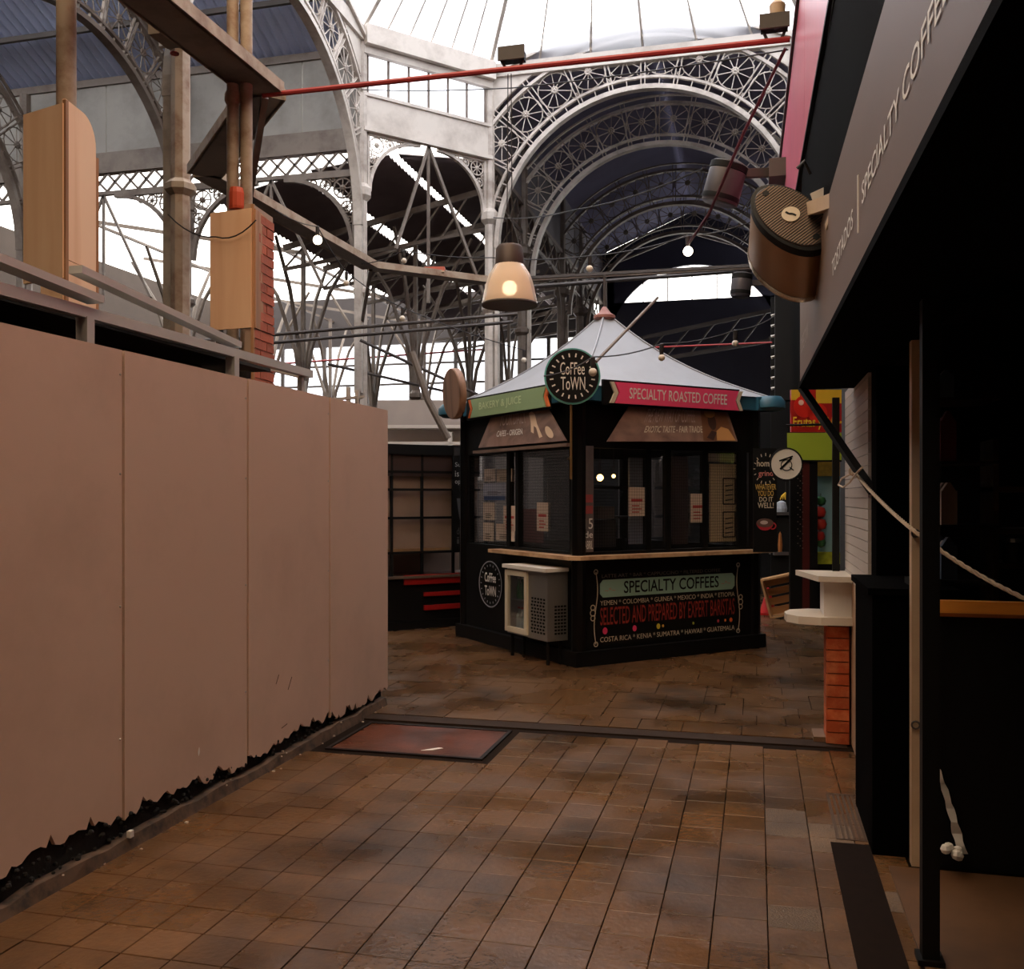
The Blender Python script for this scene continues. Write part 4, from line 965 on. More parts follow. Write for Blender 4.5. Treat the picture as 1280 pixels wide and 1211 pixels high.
# pale shelf units above and beyond the stall
t = thing('white_shelf_unit', 'pale open shelf unit standing behind the striped stall', 'shelf', P(535, 560, 14).xy.to_3d())
WF = Face(P(470, 560, 14.0).xy, (ca, sa), (sa, -ca))
def wp(x0, y0, x1, y1, n0, n1, name, m): return WF.pbox(MB(), x0, y0, x1, y1, n0, n1).build(name, m, t)
wp(472, 552, 602, 556, -.3, 0, 'shelf', WHITE); wp(472, 531, 602, 535, -.3, 0, 'shelf', WHITE); wp(597, 530, 602, 600, -.3, 0, 'side', WHITE); wp(472, 533, 602, 600, -.32, -.3, 'back', mat('pale_back', (172, 160, 152), .6)); wp(560, 540, 565, 600, -.3, 0, 'divider', WHITE)
wp(472, 500, 604, 531, -.6, -.5, 'upper_back', MATS['pale_back'])
MB().box(*(lambda c: (c.x - .3, c.x + .3, c.y - .1, c.y + .1, 0, c.z))(P(535, 600, 14.2))).build('stand', DARK, t)
# round drum disc
q = P(568, 492, 10.2); ax = Vector((math.cos(R(38)), math.sin(R(38)), .06)).normalized()
M_ = ax.to_track_quat('Z', 'Y').to_matrix()
t = thing('round_disc_sign', 'round wooden disc seen almost edge on beside the green banner', 'sign', q)
MB().lathe([(.26, -.04), (.27, -.03), (.27, .03), (.26, .04)], q, 32, M_).build('disc', wood('disc_wood', (150, 112, 88), (100, 72, 56), 'Z'), t, True)
MB().tube([q, FL.pt(.02, 2.44, -.03)], .02, 6).build('arm', IRON3, t)
# slanting grey pipe
pipe('slanting_pipe', 'thick grey pipe slanting down behind the round wooden disc', [P(515, 440, 13), P(535, 500, 13), P(560, 548, 13)], .05, IRON2)
# ------------------------------------------------------------------ right hand coffee shop
SG = Face((.264, 6.3), (.014, -1), (-1, -.014))        # fascia plane, u runs towards the camera
SIGN = mat('brown_fascia', (98, 72, 55), .55, var=.12, scale=2)
fa = thing('shop_fascia', 'long brown fascia sign with white lettering projecting from the dark shop', 'sign', (.4, 3, 2.3))
SG.box(MB(), 0, 7.5, 2.30, 2.86, -.05, 0).build('sign_board', SIGN, fa)
SG.box(MB(), 0, 7.5, 2.27, 2.30, -.4, .01).build('soffit', mat('matt_black', (5, 4, 4), .9, var=.2, spec=.02), fa)
SG.box(MB(), 0, 7.5, 2.86, 3.64, -.10, -.01).build('upper_fascia', mat('matt_black', (5, 4, 4), .9, var=.2, spec=.02), fa)
SG.box(MB(), -.0, .03, 2.27, 3.64, -.45, -.1).build('end_board', BLACK, fa)
for s_, y0, y1, z0, z1 in (('SPECIALTY COFFEE', 3.06, 1.80, 2.475, 2.54), ('TOSTADOS', 4.05, 3.30, 2.475, 2.54)):
    mb = MB(); SG.text(mb, s_, 6.3 - y0, 6.3 - y1, z0, z1, .003, .004); mb.build('lettering', PRINTW, fa)
mb = MB(); SG.box(mb, 3.13, 3.14, 2.42, 2.6, 0, .004); mb.build('divider_mark', PRINTW, fa)
mb = MB(); SG.text(mb, 'COFFEE TOWN', .16, .80, 2.47, 2.56, .003); mb.build('lettering', mat('dim_lettering', (150, 132, 118), .6), fa)
for y0 in (3.05, 2.92):
    pass
# pink band above
m = mat('pink_acrylic', (222, 116, 142), .28, var=.15, scale=4)
t = thing('pink_band', 'glossy pink acrylic band high above the black shop fascia', 'band', (.3, 4, 3.64))
y0 = -1.
for k in range(6):
    a = -3.0 + k * 1.72; SG.box(MB(), a + .004, a + 1.716, 3.64, 4.75, -.03, 0).build('panel', m, t)
SG.box(MB(), -3., 7.3, 4.75, 4.79, -.05, .02).build('top_rail', IRON3, t); SG.box(MB(), -3., 7.3, 3.62, 3.64, -.05, .01).build('bottom_rail', BLACK, t)
# shop body
wr = sthing('wall_right', (2, 3, 0))
MB().box(.62, 3.6, 6.95, 7.05, 0, 3.6).build('end_wall', DARK, wr); MB().box(3.55, 3.6, -2, 7, 0, 3.6).build('back_wall', DARK, wr); MB().box(.3, 3.6, -2.5, 7, 3.6, 3.66).build('roof_board', BLACK, wr)
MB().box(.70, 3.6, -2.1, -2, 0, 3.6).build('side_wall', DARK, wr); MB().box(.4, 3.6, -2.1, 7, 2.75, 2.78).build('shop_ceiling', DARK, wr)
# pale slatted wall between pillar and corner
PALE = mat('pale_slat_paint', (186, 174, 164), .5, var=.08)
sw = thing('slatted_wall', 'pale grey wall of narrow horizontal boards on the shop front beside the counter', 'wall', (.6, 6.3, 0))
z = 1.05; XW = .585
while z < 2.26:
    MB().box(XW, XW + .03, 5.52, 6.92, z + .002, z + .058).build('slat', PALE, sw); z += .06
MB().box(XW + .02, XW + .05, 5.52, 6.92, 0, 2.27).build('backing', PALE, sw)
MB().prism([(XW + .0, 5.52, 0), (XW + .0, 5.60, 0), (XW + .0, 6.2, 1.05), (XW + .0, 5.52, 1.05)], (.03, 0, 0)).build('apron', WHITE, sw)
MB().prism([(XW + .005, 5.60, 0), (XW + .005, 6.9, 0), (XW + .005, 6.9, 1.05), (XW + .005, 6.2, 1.05)], (.03, 0, 0)).build('lower_board', mat('worn_white_board', (170, 140, 112), .6, var=.2, dirt=(120, 80, 50), damt=.5), sw)
# red brick stub and counters
t = thing('brick_stub', 'short orange red brick pier under the white snack counter', 'pier', (.50, 6.62, 0))
ORB = mat('orange_brick', (176, 74, 30), .6, var=.35, scale=8, rnd=.22, bump=.5, dirt=(230, 150, 100), dscale=7, damt=.5)
MB().box(.445, .58, 6.52, 6.73, 0, .77).build('mortar_core', mat('orange_mortar', (110, 44, 22), .8), t)
z = .0; k = 0
while z < .75:
    h = .072
    for (y0, y1) in (((6.51, 6.74),) if k % 2 else ((6.51, 6.63), (6.634, 6.74))):
        MB().box(.435, .575, y0, y1, z + .004, z + h).build('brick', ORB, t)
    z += h + .004; k += 1
MB().box(.36, .60, 6.56, 6.80, -.01, .03).build('footing', mat('footing', (110, 80, 54), .7, var=.3), t)
t = thing('snack_counter', 'stepped white stone snack counter on the brick stub', 'counter', (.45, 6.7, .77))
STONE = mat('counter_stone', (206, 192, 176), .3, var=.12, scale=6)
pts = [(.62, 6.44), (.40, 6.42), (.26, 6.46), (.19, 6.56), (.18, 6.70), (.22, 6.84), (.34, 6.92), (.62, 6.92)]
MB().prism([(x, y, .775) for x, y in pts], (0, 0, .05)).build('lower_slab', STONE, t)
MB().box(.42, .60, 6.50, 6.88, .825, 1.05).build('riser', WHITE, t)
MB().prism([(x, y, 1.055) for x, y in ((.60, 6.38), (.38, 6.40), (.26, 6.92), (.60, 6.92))], (0, 0, .035)).build('upper_slab', STONE, t)
# black pillars, cabinet, posts of the shop front
def bthing(name, label, cat, boxes, m):
    t = thing(name, label, cat, ((boxes[0][1] + boxes[0][2]) / 2, (boxes[0][3] + boxes[0][4]) / 2, 0))
    for b in boxes: MB().box(*b[1:]).build(b[0], m, t)
    return t
bthing('shop_pillar', 'thick black pillar of the shop front beside the pale slats', 'pillar', (('shaft', .60, .80, 5.28, 5.50, 0, 2.27), ('base_cabinet', .50, .86, 4.55, 5.30, 0, 1.16), ('cap_strip', .48, .86, 4.53, 5.32, 1.16, 1.19)), MATS['matt_black'])
bthing('shop_post', 'black square post between bottles and white post', 'post', (('shaft', .70, .80, 4.75, 4.86, 1.19, 2.75), ('foot', .68, .82, 4.73, 4.88, 1.19, 1.22)), BLACK)
t = thing('white_post', 'cream painted timber post at the shop doorway', 'post', (.68, 4.45, 0))
CRM = mat('cream_timber', (196, 168, 138), .5, var=.1, scale=4, dirt=(120, 90, 66), damt=.3)
MB().box(.645, .695, 4.42, 4.48, .01, 2.74).build('shaft', CRM, t); MB().box(.70, .72, 4.40, 4.46, .012, 2.74).build('edge_strip', CRM, t); MB().box(.64, .73, 4.38, 4.50, 2.70, 2.75).build('head', CRM, t)
for z in (1.44, .62):
    MB().tube([(.66 + .016 * math.cos(a), 4.415 - .004, z + .016 * math.sin(a)) for a in [2 * math.pi * i / 12 for i in range(12)]], .004, 5, True).build('ring', IRON3, t)
t = thing('black_post', 'slim black steel post standing alone at the shop threshold', 'post', (.58, 3.53, 0))
MB().box(.545, .60, 3.50, 3.56, .012, 2.27).build('shaft', BLACK, t); MB().box(.53, .615, 3.485, 3.575, .012, .03).build('foot_plate', BLACK, t)
t = thing('door_rail', 'varnished orange wooden rail across the dark shop doorway', 'rail', (2, 4.4, 1.1))
MB().box(.73, 3.5, 4.40, 4.46, 1.105, 1.155).build('rail', wood('orange_wood', (240, 156, 66), (210, 120, 44), 'X', .35), t); MB().box(.73, 3.5, 4.395, 4.465, 1.09, 1.105).build('edge', wood('dark_orange_wood', (150, 80, 30), (110, 56, 20), 'X', .35), t)
bthing('door_panel', 'black panel closing the doorway under the orange rail', 'panel', (('panel', .73, 3.5, 4.43, 4.46, .012, 1.09),), BLACK)
# bottles shelf between pillars
t = thing('bottle_shelf', 'narrow dark shelf with stacked packets between the black pillars', 'shelf', (.9, 5.1, 1.19))
for z in (1.19, 1.45, 1.75, 2.05): MB().box(.82, 1.1, 4.88, 5.26, z, z + .015).build('shelf', DARK, t)
PK = [mat('packet_red', (120, 30, 34), .4), mat('packet_pale', (170, 150, 132), .5), mat('packet_blue', (80, 96, 112), .4)]
for k, (y, z, h, m_) in enumerate(((4.93, 1.205, .2, 2), (5.03, 1.205, .18, 1), (5.13, 1.205, .2, 2), (4.93, 1.465, .2, 1), (5.05, 1.465, .2, 1), (4.95, 1.765, .24, 0), (5.08, 1.765, .22, 0), (5.0, 2.065, .14, 2))):
    tt = thing('coffee_packet', ['blue packet low on the narrow pillar shelf', 'pale packet low on the narrow pillar shelf', 'second blue packet low on the narrow pillar shelf', 'pale packet on the second pillar shelf', 'other pale packet on the second pillar shelf', 'dark red packet on the third pillar shelf', 'other dark red packet on the third pillar shelf', 'blue packet on the top pillar shelf'][k], 'packet', (.88, y, z))
    MB().box(.845, .915, y - .035, y + .035, z, z + h * .8).build('bag', PK[m_], tt); MB().prism([(.85, y - .03, z + h * .8), (.91, y - .03, z + h * .8), (.885, y - .03, z + h), (.875, y - .03, z + h)], (0, .06, 0)).build('folded_top', PK[m_], tt)
# brace under the fascia
t = thing('fascia_brace', 'black diagonal brace and hanger holding the fascia end', 'brace', (.4, 6.25, 1.7))
MB().bar((.275, 6.24, 2.27), (.60, 5.42, 1.62), .045, .03).build('diagonal', BLACK, t); MB().box(.50, .545, 6.86, 6.91, 1.09, 2.27).build('upright', BLACK, t)
# rope with knot and loop
ROPE = mat('rope', (196, 172, 146), .8, var=.25, scale=60, bump=.5)
kn = onX(1067, 589, .52); r1 = onX(1142, 663, .64); r2 = Vector((1.10, 3.75, 0)); r2 = P(1290, 752, 3.6)
t = thing('rope', 'pale braided rope tied to the brace and strung across the doorway', 'rope', (kn.x, kn.y, kn.z - .1))
def strands(pts, r, name):
    pts = [Vector(p) for p in pts]; L_ = sum((b - a).length for a, b in zip(pts, pts[1:])); n = int(L_ / .012); out = []
    seg = [0]
    for a, b in zip(pts, pts[1:]): seg.append(seg[-1] + (b - a).length)
    def at(s):
        for i in range(len(pts) - 1):
            if s <= seg[i + 1]: return pts[i].lerp(pts[i + 1], (s - seg[i]) / (seg[i + 1] - seg[i]))
        return pts[-1]
    d_ = (pts[-1] - pts[0]).normalized(); u = d_.orthogonal().normalized(); v = d_.cross(u)
    mb = MB()
    for k in range(3):
        mb.tube([at(L_ * i / n) + (u * math.cos(i * .7 + k * 2.094) + v * math.sin(i * .7 + k * 2.094)) * r * .55 for i in range(n + 1)], r * .62, 5)
    mb.build(name, ROPE, t, True)
def sag(a, b, s_, n=10): return [a.lerp(b, i / n) - Zv * s_ * 4 * (i / n) * (1 - i / n) for i in range(n + 1)]
strands(sag(kn, r1, .015) + sag(r1, r2, .02)[1:], .0085, 'line')
mb = MB()
for k in range(3):
    a0 = k * 1.05; mb.tube([kn + Vector((.012 * math.sin(a0), .022 * math.cos(a), .022 * math.sin(a))) if k == 0 else kn + Vector((.02 * math.cos(a), .02 * math.sin(a) * math.cos(a0), .024 * math.sin(a) * math.sin(a0))) for a in [2 * math.pi * i / 14 for i in range(14)]], .008, 5, True)
mb.build('knot', ROPE, t, True)
lp = [onX(px, py, .515) for px, py in ((1064, 592), (1052, 598), (1048, 606), (1054, 609), (1062, 603), (1070, 592), (1078, 584))]
MB().tube(lp, .006, 6).build('loop', ROPE, t, True)
# cloth hanging behind the black post
t = thing('white_cloth', 'crumpled off white strip of cloth hanging to the floor behind the black post', 'cloth', P(1195, 1070, 4.05).xy.to_3d() + Zv * .012)
n = 14; a = []; b = []
for i in range(n + 1):
    v = i / n; q = P(1168 + 34 * v ** .8, 955 + 112 * v, 4.05); w = .012 + .016 * v + .005 * math.sin(i * 1.9)
    a.append(q + Vector((-w * .6, .01 * math.sin(i * 1.3), 0))); b.append(q + Vector((w * .8, .012 * math.cos(i * 1.7), 0)))
MB().strip(a, b, (0, .008, 0)).build('strip', WHITE, t, True)
q = P(1192, 1060, 4.0); mb = MB()
for k in range(5): mb.sphere(q + Vector((random.uniform(-.04, .04), random.uniform(-.02, .02), random.uniform(-.03, .0))), .022, 4)
mb.build('crumple', WHITE, t)
pu = tag(MB().tube([(.705, 4.37, 1.0), (.70, 4.36, .6), (.715, 4.36, .3), (.70, 4.36, .1)], .006, 6).build('purple_cord', mat('purple_cord', (92, 30, 70), .5), smooth=True), 'thin purple cord hanging along the cream post', 'cord')
# dim shelves inside the shop
t = thing('shop_shelf', 'dim wooden shelf inside the dark shop behind the rail', 'shelf', (1.9, 5.6, 0))
for z in (1.22, 1.4, 1.62): MB().box(1.2, 3.4, 5.5, 5.8, z, z + .03).build('shelf', wood('dim_wood', (92, 70, 44), (60, 44, 28), 'X'), t)
for x in (1.2, 2.2, 3.37): MB().box(x, x + .03, 5.5, 5.8, 0, 1.9).build('side', MATS['dim_wood'], t)
for k in range(8):
    x = 1.32 + .25 * k; z = 1.25; r = .05
    tt = thing('glass_jar', 'storage jar standing on the dim shop shelf', 'jar', (x, 5.6, z), 'jars on the dim shop shelf')
    MB().lathe([(r, 0), (r, .09), (r * .8, .105)], (x, 5.6, z), 12).build('body', mat('dim_jar', (70, 66, 60), .2), tt, True); MB().lathe([(r * .85, .105), (r * .85, .125)], (x, 5.6, z), 12).build('lid', STEEL, tt)

# ------------------------------------------------------------------ loudspeakers on the shop side
BRZ = mat('bronze_shell', (160, 124, 90), .38, .7, var=.1); GRL = mat('speaker_grille', (60, 52, 48), .5, var=.2)
def speaker(c, ax, maj, a, b, L_, label, small=False):
    t = thing('loudspeaker', label, 'loudspeaker', c)
    ax = ax.normalized(); maj = (maj - ax * maj.dot(ax)).normalized(); mi = ax.cross(maj)
    k = 32
    def ring(s_, off): return [c + ax * off + maj * (a * s_ * math.cos(2 * math.pi * i / k)) + mi * (b * s_ * math.sin(2 * math.pi * i / k)) for i in range(k)]
    def shell(name, prof_, m, smooth=True, cap=True):
        vs = []; fs = []
        for s_, o in prof_: vs += ring(s_, o)
        for j in range(len(prof_) - 1): fs += [(j * k + i, j * k + (i + 1) % k, (j + 1) * k + (i + 1) % k, (j + 1) * k + i) for i in range(k)]
        if cap: fs += [tuple(range(k - 1, -1, -1)), tuple((len(prof_) - 1) * k + i for i in range(k))]
        return MB().add(vs, fs).build(name, m, t, smooth)
    shell('shell', ((.97, .05), (1, .07), (1, L_ - .05), (.95, L_ - .01), (.85, L_)), BRZ if not small else mat('grey_shell', (74, 70, 74), .4, .3))
    shell('rear_rim', ((1.02, L_ - .07), (1.03, L_ - .05), (1.02, L_ - .03)), BLACK if small else mat('bright_rim', (214, 196, 168), .25, .8), cap=False)
    shell('front_bezel', ((.93, -.005), (1.02, .0), (1.02, .05), (.96, .055)), BLACK)
    g = shell('grille', ((.9, -.012), (.93, -.004)), GRL, False)
    if not small:
        mb = MB()
        for i in range(-15, 16):      # grille slots: thin ribs across the minor axis
            s_ = i / 16 * .9; w = b * .9 * math.sqrt(max(0, 1 - (s_ / .9) ** 2))
            mb.bar(c + maj * a * s_ - mi * w - ax * .014, c + maj * a * s_ + mi * w - ax * .014, .004, .004, up=ax)
        mb.build('ribs', mat('rib_brown', (120, 96, 78), .4, .3), g)
        MB().prism([c - ax * .022 + maj * (.042 * math.cos(2 * math.pi * i / 20)) + mi * (.042 * math.sin(2 * math.pi * i / 20)) for i in range(20)], ax * .01).build('badge', mat('badge_cream', (206, 190, 166), .4), g)
        pts = [(-.024, .010), (-.006, .006), (.006, -.006), (.024, -.010)]
        mb = MB()
        for p, q in zip(pts, pts[1:]): mb.bar(c - ax * .024 + maj * p[0] + mi * p[1], c - ax * .024 + maj * q[0] + mi * q[1], .008, .003, up=ax)
        mb.build('badge_mark', BLACK, g)
        for sg in (-1, 1): MB().lathe([(.016, -.018), (.016, -.008)], c + maj * (a * .76 * sg), 10, ax.to_track_quat('Z', 'Y').to_matrix()).build('bolt', BLACK, g)
    return t
c = P(988, 271, 4.5)
t = speaker(c, Vector((-.04, .85, -.34)), Vector((.62, .0, -.78)), .225, .130, .46, 'large bronze oval loudspeaker with black ribbed grille on the fascia')
MB().bar(P(1012, 262, 4.55), P(1046, 250, 3.98), .05, .06).build('bracket_arm', CRM, t); MB().bar(P(1022, 238, 4.42), P(1032, 262, 4.42), .07, .02, up=Vector((0, 1, 0))).build('bracket_plate', WHITE, t); MB().bar(P(1047, 254, 3.97), P(1036, 284, 4.1), .03, .03).build('bracket_stay', CRM, t)
MB().tube([c + Vector((.03, -.01, .22)), c + Vector((.06, -.02, .25)), c + Vector((.09, .02, .2))], .008, 6).build('cable', CABLE, t)
c = P(912, 206, 8.0)
t = speaker(c, Vector((-.28, .05, -1)), Vector((1, .25, 0)), .155, .12, .33, 'dark loudspeaker hanging on an arm in front of the big arch', True)
MB().bar(c + Vector((.05, .06, -.06)), (.22, c.y + .3, c.z + .0), .05, .07).build('arm', IRON3, t); MB().box(.1, .26, c.y + .1, c.y + .6, c.z - .09, c.z + .06).build('mount', IRON3, t)
c = P(928, 343, 10.5)
t = speaker(c, Vector((-.1, .0, -1)), Vector((1, .1, 0)), .11, .10, .25, 'small steel loudspeaker under the bright nave opening', True)
MB().bar(c + Vector((.05, .1, -.08)), (.3, c.y + .2, c.z - .06), .04, .06).build('arm', IRON3, t)
# flood lights on the red pipe
def flood(p, label, ang=0.):
    t = thing('flood_light', label, 'light', p)
    MB().bar(p + Vector((-.09, 0, .09)), p + Vector((.09, 0, .09)), .08, .07).build('housing', BLACK, t); MB().bar(p + Vector((-.1, -.05, .10)), p + Vector((.1, -.05, .10)), .02, .1).build('rim', IRON3, t)
    for s_ in (-1, 1): MB().bar(p + Vector((.08 * s_, 0, .07)), p + Vector((.05 * s_, 0, -.0)), .012, .02).build('yoke', IRON3, t)
flood(P(641, 90, 7.05) + Zv * .02, 'small black floodlight standing on the middle of the red pipe')
p = P(968, 50, 6.58); flood(p + Zv * .01, 'black floodlight at the pink band end of the red pipe')
tag(MB().lathe([(.02, 0), (.05, .02), (.055, .1), (.03, .13)], p + Vector((.02, 0, .135)), 12).build('horn', CRM, smooth=True), 'cream bulb shaped siren on the floodlight at the pipe end', 'siren')
# ------------------------------------------------------------------ pendant lamp
q = P(637, 382, 7.05)
t = thing('pendant_lamp', 'industrial pendant lamp with ribbed bell shade hanging from the red pipe', 'lamp', q)
SHD = bpy.data.materials.new('lamp_shade'); SHD.use_nodes = True
n_ = SHD.node_tree.nodes; b_ = n_['Principled BSDF']; b_.inputs['Base Color'].default_value = (.82, .68, .56, 1); b_.inputs['Roughness'].default_value = .3; b_.inputs['Transmission Weight'].default_value = .35; b_.inputs['IOR'].default_value = 1.1
MB().lathe([(.195, 0), (.198, .012), (.19, .06), (.175, .14), (.15, .22), (.115, .28), (.10, .30), (.105, .30), (.155, .222), (.18, .14), (.196, .06), (.205, .012), (.203, 0)], q, 32).build('shade', SHD, t, True)
MB().lathe([(.1, .29), (.108, .30), (.10, .42), (.085, .44), (.02, .45)], q, 20).build('socket_housing', mat('lamp_metal', (74, 60, 54), .5, .3), t, True)
MB().lathe([(.204, -.004), (.208, .006), (.204, .016)], q, 32).build('rim', IRON3, t, True)
MB().sphere(q + Zv * .13, .055, 8).build('bulb', BULBLIT, t, True)
for s_ in (-.02, .02): MB().tube([q + Vector((s_, 0, .44)), q + Vector((s_ * .6, 0, 4.70 - q.z))], .004, 5).build('cord', CABLE, t)
# ------------------------------------------------------------------ light strings
def bulb(p, label, lit=False, r=.035):
    t = thing('string_bulb', label, 'bulb', p, 'bare bulbs on the light strings')
    MB().sphere(p, r, 7).build('globe', BULBLIT if lit else BULB, t, True); MB().lathe([(.016, 0), (.02, .03), (.02, .09), (.01, .10)], p + Zv * (r * .85), 8).build('socket', CABLE, t)
    return p + Zv * (r + .09)
def cable(label, pts, r=.006, sagv=.03):
    out = [pts[0]]
    for a, b in zip(pts, pts[1:]): out += sag(a, b, sagv, 6)[1:]
    return tag(MB().tube(out, r, 5).build('cable', CABLE), label, 'cable')
s1 = [P(452, 330, 12.6), bulb(P(505, 326, 11.5), 'bare bulb between the two pale columns above the walkway'), P(617, 322, 10.4), bulb(P(737, 336, 9.2), 'bare bulb hanging right of the pendant lamp shade'), bulb(P(860, 314, 8.3), 'bright lit bulb hanging in front of the nave opening', True, .042), P(952, 272, 7.6)]
cable('thin cable carrying the bulbs past the pendant lamp', s1)
s2 = [P(680, 470, 7.7), bulb(P(741, 465, 7.9), 'bare bulb hanging beside the rim of the round sign'), bulb(P(827, 447, 8.3), 'bare bulb in front of the tent roof slope', False, .03), bulb(P(919, 429, 8.8), 'bare bulb in the dark right of the tent roof', False, .03), P(968, 395, 9.2)]
cable('thin cable with bulbs passing in front of the tent roof', s2)
s3 = [P(343, 262, 8.6), bulb(P(397, 300, 9.5), 'bright lit bulb on the walkway edge beside the bright windows', True, .045), bulb(P(433, 354, 10.5), 'bare bulb just under the walkway corner'), bulb(P(503, 398, 11), 'bare bulb in front of the branching columns'), bulb(P(655, 450, 12), 'bare bulb right of the pale column in front of far windows')]
cable('sagging cable with bulbs under the walkway', s3)
cable('thin black cable crossing the aisle under the red pipe', [P(452, 112, 13), P(640, 110, 9), P(985, 62, 6.6)], .006, .02)
cable('long taut cable in front of the big arch', [P(617, 272, 14.5), P(720, 262, 11), P(880, 210, 8.2)], .008, .05)
cable('cable drooping over the plywood box', [P(210, 268, 6.9), P(270, 296, 6.68), P(320, 275, 6.55)], .005, .05)
pipe('stay_rod', 'slanting steel rod rising from the round sign', [P(745, 452, 8.2), P(822, 372, 9.0)], .014, IRON2)
pipe('red_cable', 'dark red cable running down from the pipe end past the loudspeaker', [P(982, 60, 6.6), P(930, 165, 7.1), P(886, 268, 7.6), P(860, 306, 8.2)], .012, mat('dark_red_cable', (96, 48, 60), .5))
pipe('cross_bar', 'dark horizontal bar behind the tent roof tip', [P(668, 358, 14.1), P(960, 336, 13.2)], .03, IRON3)
pipe('hanging_rod', 'thin rod hanging from the dark bar over the tent roof', [P(757, 352, 12.0), P(757, 388, 12.0)], .02, IRON3)
pipe('red_pipe', 'thin dark red pipe in the dark behind the tent roof', [P(770, 436, 14), P(965, 428, 13)], .012, REDP)
t = thing('red_notice', 'small red and cream box lying on the far walkway', 'box', P(543, 341, 13.6)); q = ORG[t.name]
MB().bar(q + Vector((-.14, 0, .05)), q + Vector((.14, .05, .05)), .12, .06).build('body', mat('red_tin', (190, 92, 70), .5), t); MB().bar(q + Vector((-.14, 0, .012)), q + Vector((.14, .05, .012)), .14, .02).build('tray', CRM, t)

# ------------------------------------------------------------------ right background: shops behind the kiosk
wb = sthing('wall_right_far', (1.2, 11, 0))
MB().box(.95, 1.1, 7.05, 22, 0, 4.6).build('shop_wall', DARK, wb); MB().box(.2, 1.1, 14.5, 14.6, 0, 4.5).build('cross_wall', BLACK, wb)
MB().box(-4.3, .9, 19.5, 19.6, 0, 3.4).build('stall_wall', BLACK, wb)
t = thing('hanging_duct', 'black square duct with small lamps hanging right of the kiosk', 'duct', (.34, 13.6, 2.9)); MB().box(.24, .46, 13.5, 13.72, 2.9, 4.6).build('shaft', BLACK, t); MB().box(.22, .48, 13.48, 13.74, 4.6, 4.68).build('collar', BLACK, t)
for k in range(8):
    p = P(964, 395 + 13 * k, 13.2); tt = thing('small_lamp', 'tiny pale clip lamp in the row on the black duct', 'lamp', p, 'clip lamps on the black duct')
    MB().lathe([(.022, 0), (.014, .05)], p, 8, Matrix.Rotation(R(70), 3, 'Y')).build('shade', WHITE, tt); MB().bar(p, (.26, 13.55, p.z), .008, .008).build('clip', BLACK, tt)
FF = Face(P(985, 500, 9.8).xy, (ca, sa), (sa, -ca))
t = thing('fruit_sign', 'red and yellow fruit shop sign with tomatoes and yellow lettering', 'sign', P(1015, 545, 9.8))
def ff(x0, y0, x1, y1, n0, n1, name, m, par=None): return FF.pbox(MB(), x0, y0, x1, y1, n0, n1).build(name, m, par or t)
bo = ff(989, 487, 1052, 540, -.04, 0, 'board', mat('sign_red', (170, 28, 24), .4, var=.2, scale=3))
YEL = mat('sign_yellow', (222, 176, 40), .5)
ff(989, 487, 1000, 500, 0, .002, 'yellow_corner', YEL, bo); ff(1020, 487, 1052, 504, 0, .002, 'yellow_field', YEL, bo)
for x, y, r in ((1006, 508, 14), (1022, 516, 12)):
    u, z = FF.uv(x, y); rr = r / 1200 * 9.8; FF.disc(MB(), u, z, rr, 0, .006, 20).build('tomato', mat('tomato_red', (206, 40, 28), .35), bo); FF.disc(MB(), u - rr * .35, z + rr * .35, rr * .25, .006, .008, 10).build('shine', mat('tomato_shine', (240, 190, 170), .4), bo)
mb = MB(); a, z0 = FF.uv(991, 537); b2, z1 = FF.uv(1028, 521); FF.text(mb, 'Frutas y', a, b2, z0, z1, .01, .02); mb.build('lettering', YEL, bo)
mb = MB(); a, z0 = FF.uv(1033, 537); b2, z1 = FF.uv(1052, 521); FF.text(mb, 'Ver', a, b2, z0, z1, .01, .02); mb.build('lettering', YEL, bo)
t = thing('green_sign', 'plain lime green panel under the fruit sign', 'sign', P(1015, 576, 9.8))
ff(984, 541, 1052, 575, -.04, 0, 'panel', mat('lime_panel', (150, 168, 44), .5, var=.08)); ff(984, 575, 1052, 577, -.05, .01, 'bottom_edge', BLACK)
# fruit stall under the sign
t = thing('fruit_stall', 'narrow glazed fruit stall bay under the lime panel', 'stall', P(1015, 700, 9.9).xy.to_3d())
for x0, x1, m_ in ((988, 1003, BLACK), (1003, 1012, mat('maroon_post', (72, 22, 20), .4)), (1012, 1022, BLACK)): ff(x0, 577, x1, 770, -.06, -.01, 'post', m_)
ff(1022, 577, 1050, 770, -.3, -.28, 'back_panel', mat('teal_panel', (140, 180, 188), .5, var=.1)); ff(1022, 577, 1050, 595, -.27, -.25, 'crate_strip', mat('strip_yellow_red', (190, 150, 60), .5, var=.5, scale=20)); ff(1022, 690, 1050, 705, -.27, -.2, 'lower_crate', mat('strip_lime', (170, 180, 50), .5, var=.5, scale=20)); ff(1022, 705, 1050, 770, -.27, -.2, 'lower_panel', BLACK)
mb = MB()
for k in range(36): mb.tube([FF.pt(FF.uv(1000 + 3 * ((k % 3) - 1), 580 + k * 3)[0], FF.uv(1000, 580 + k * 3)[1], .01 + .004 * math.cos(a)) for a in (0, 1.5, 3)], .006, 4)
mb.build('chain', IRON2, t)
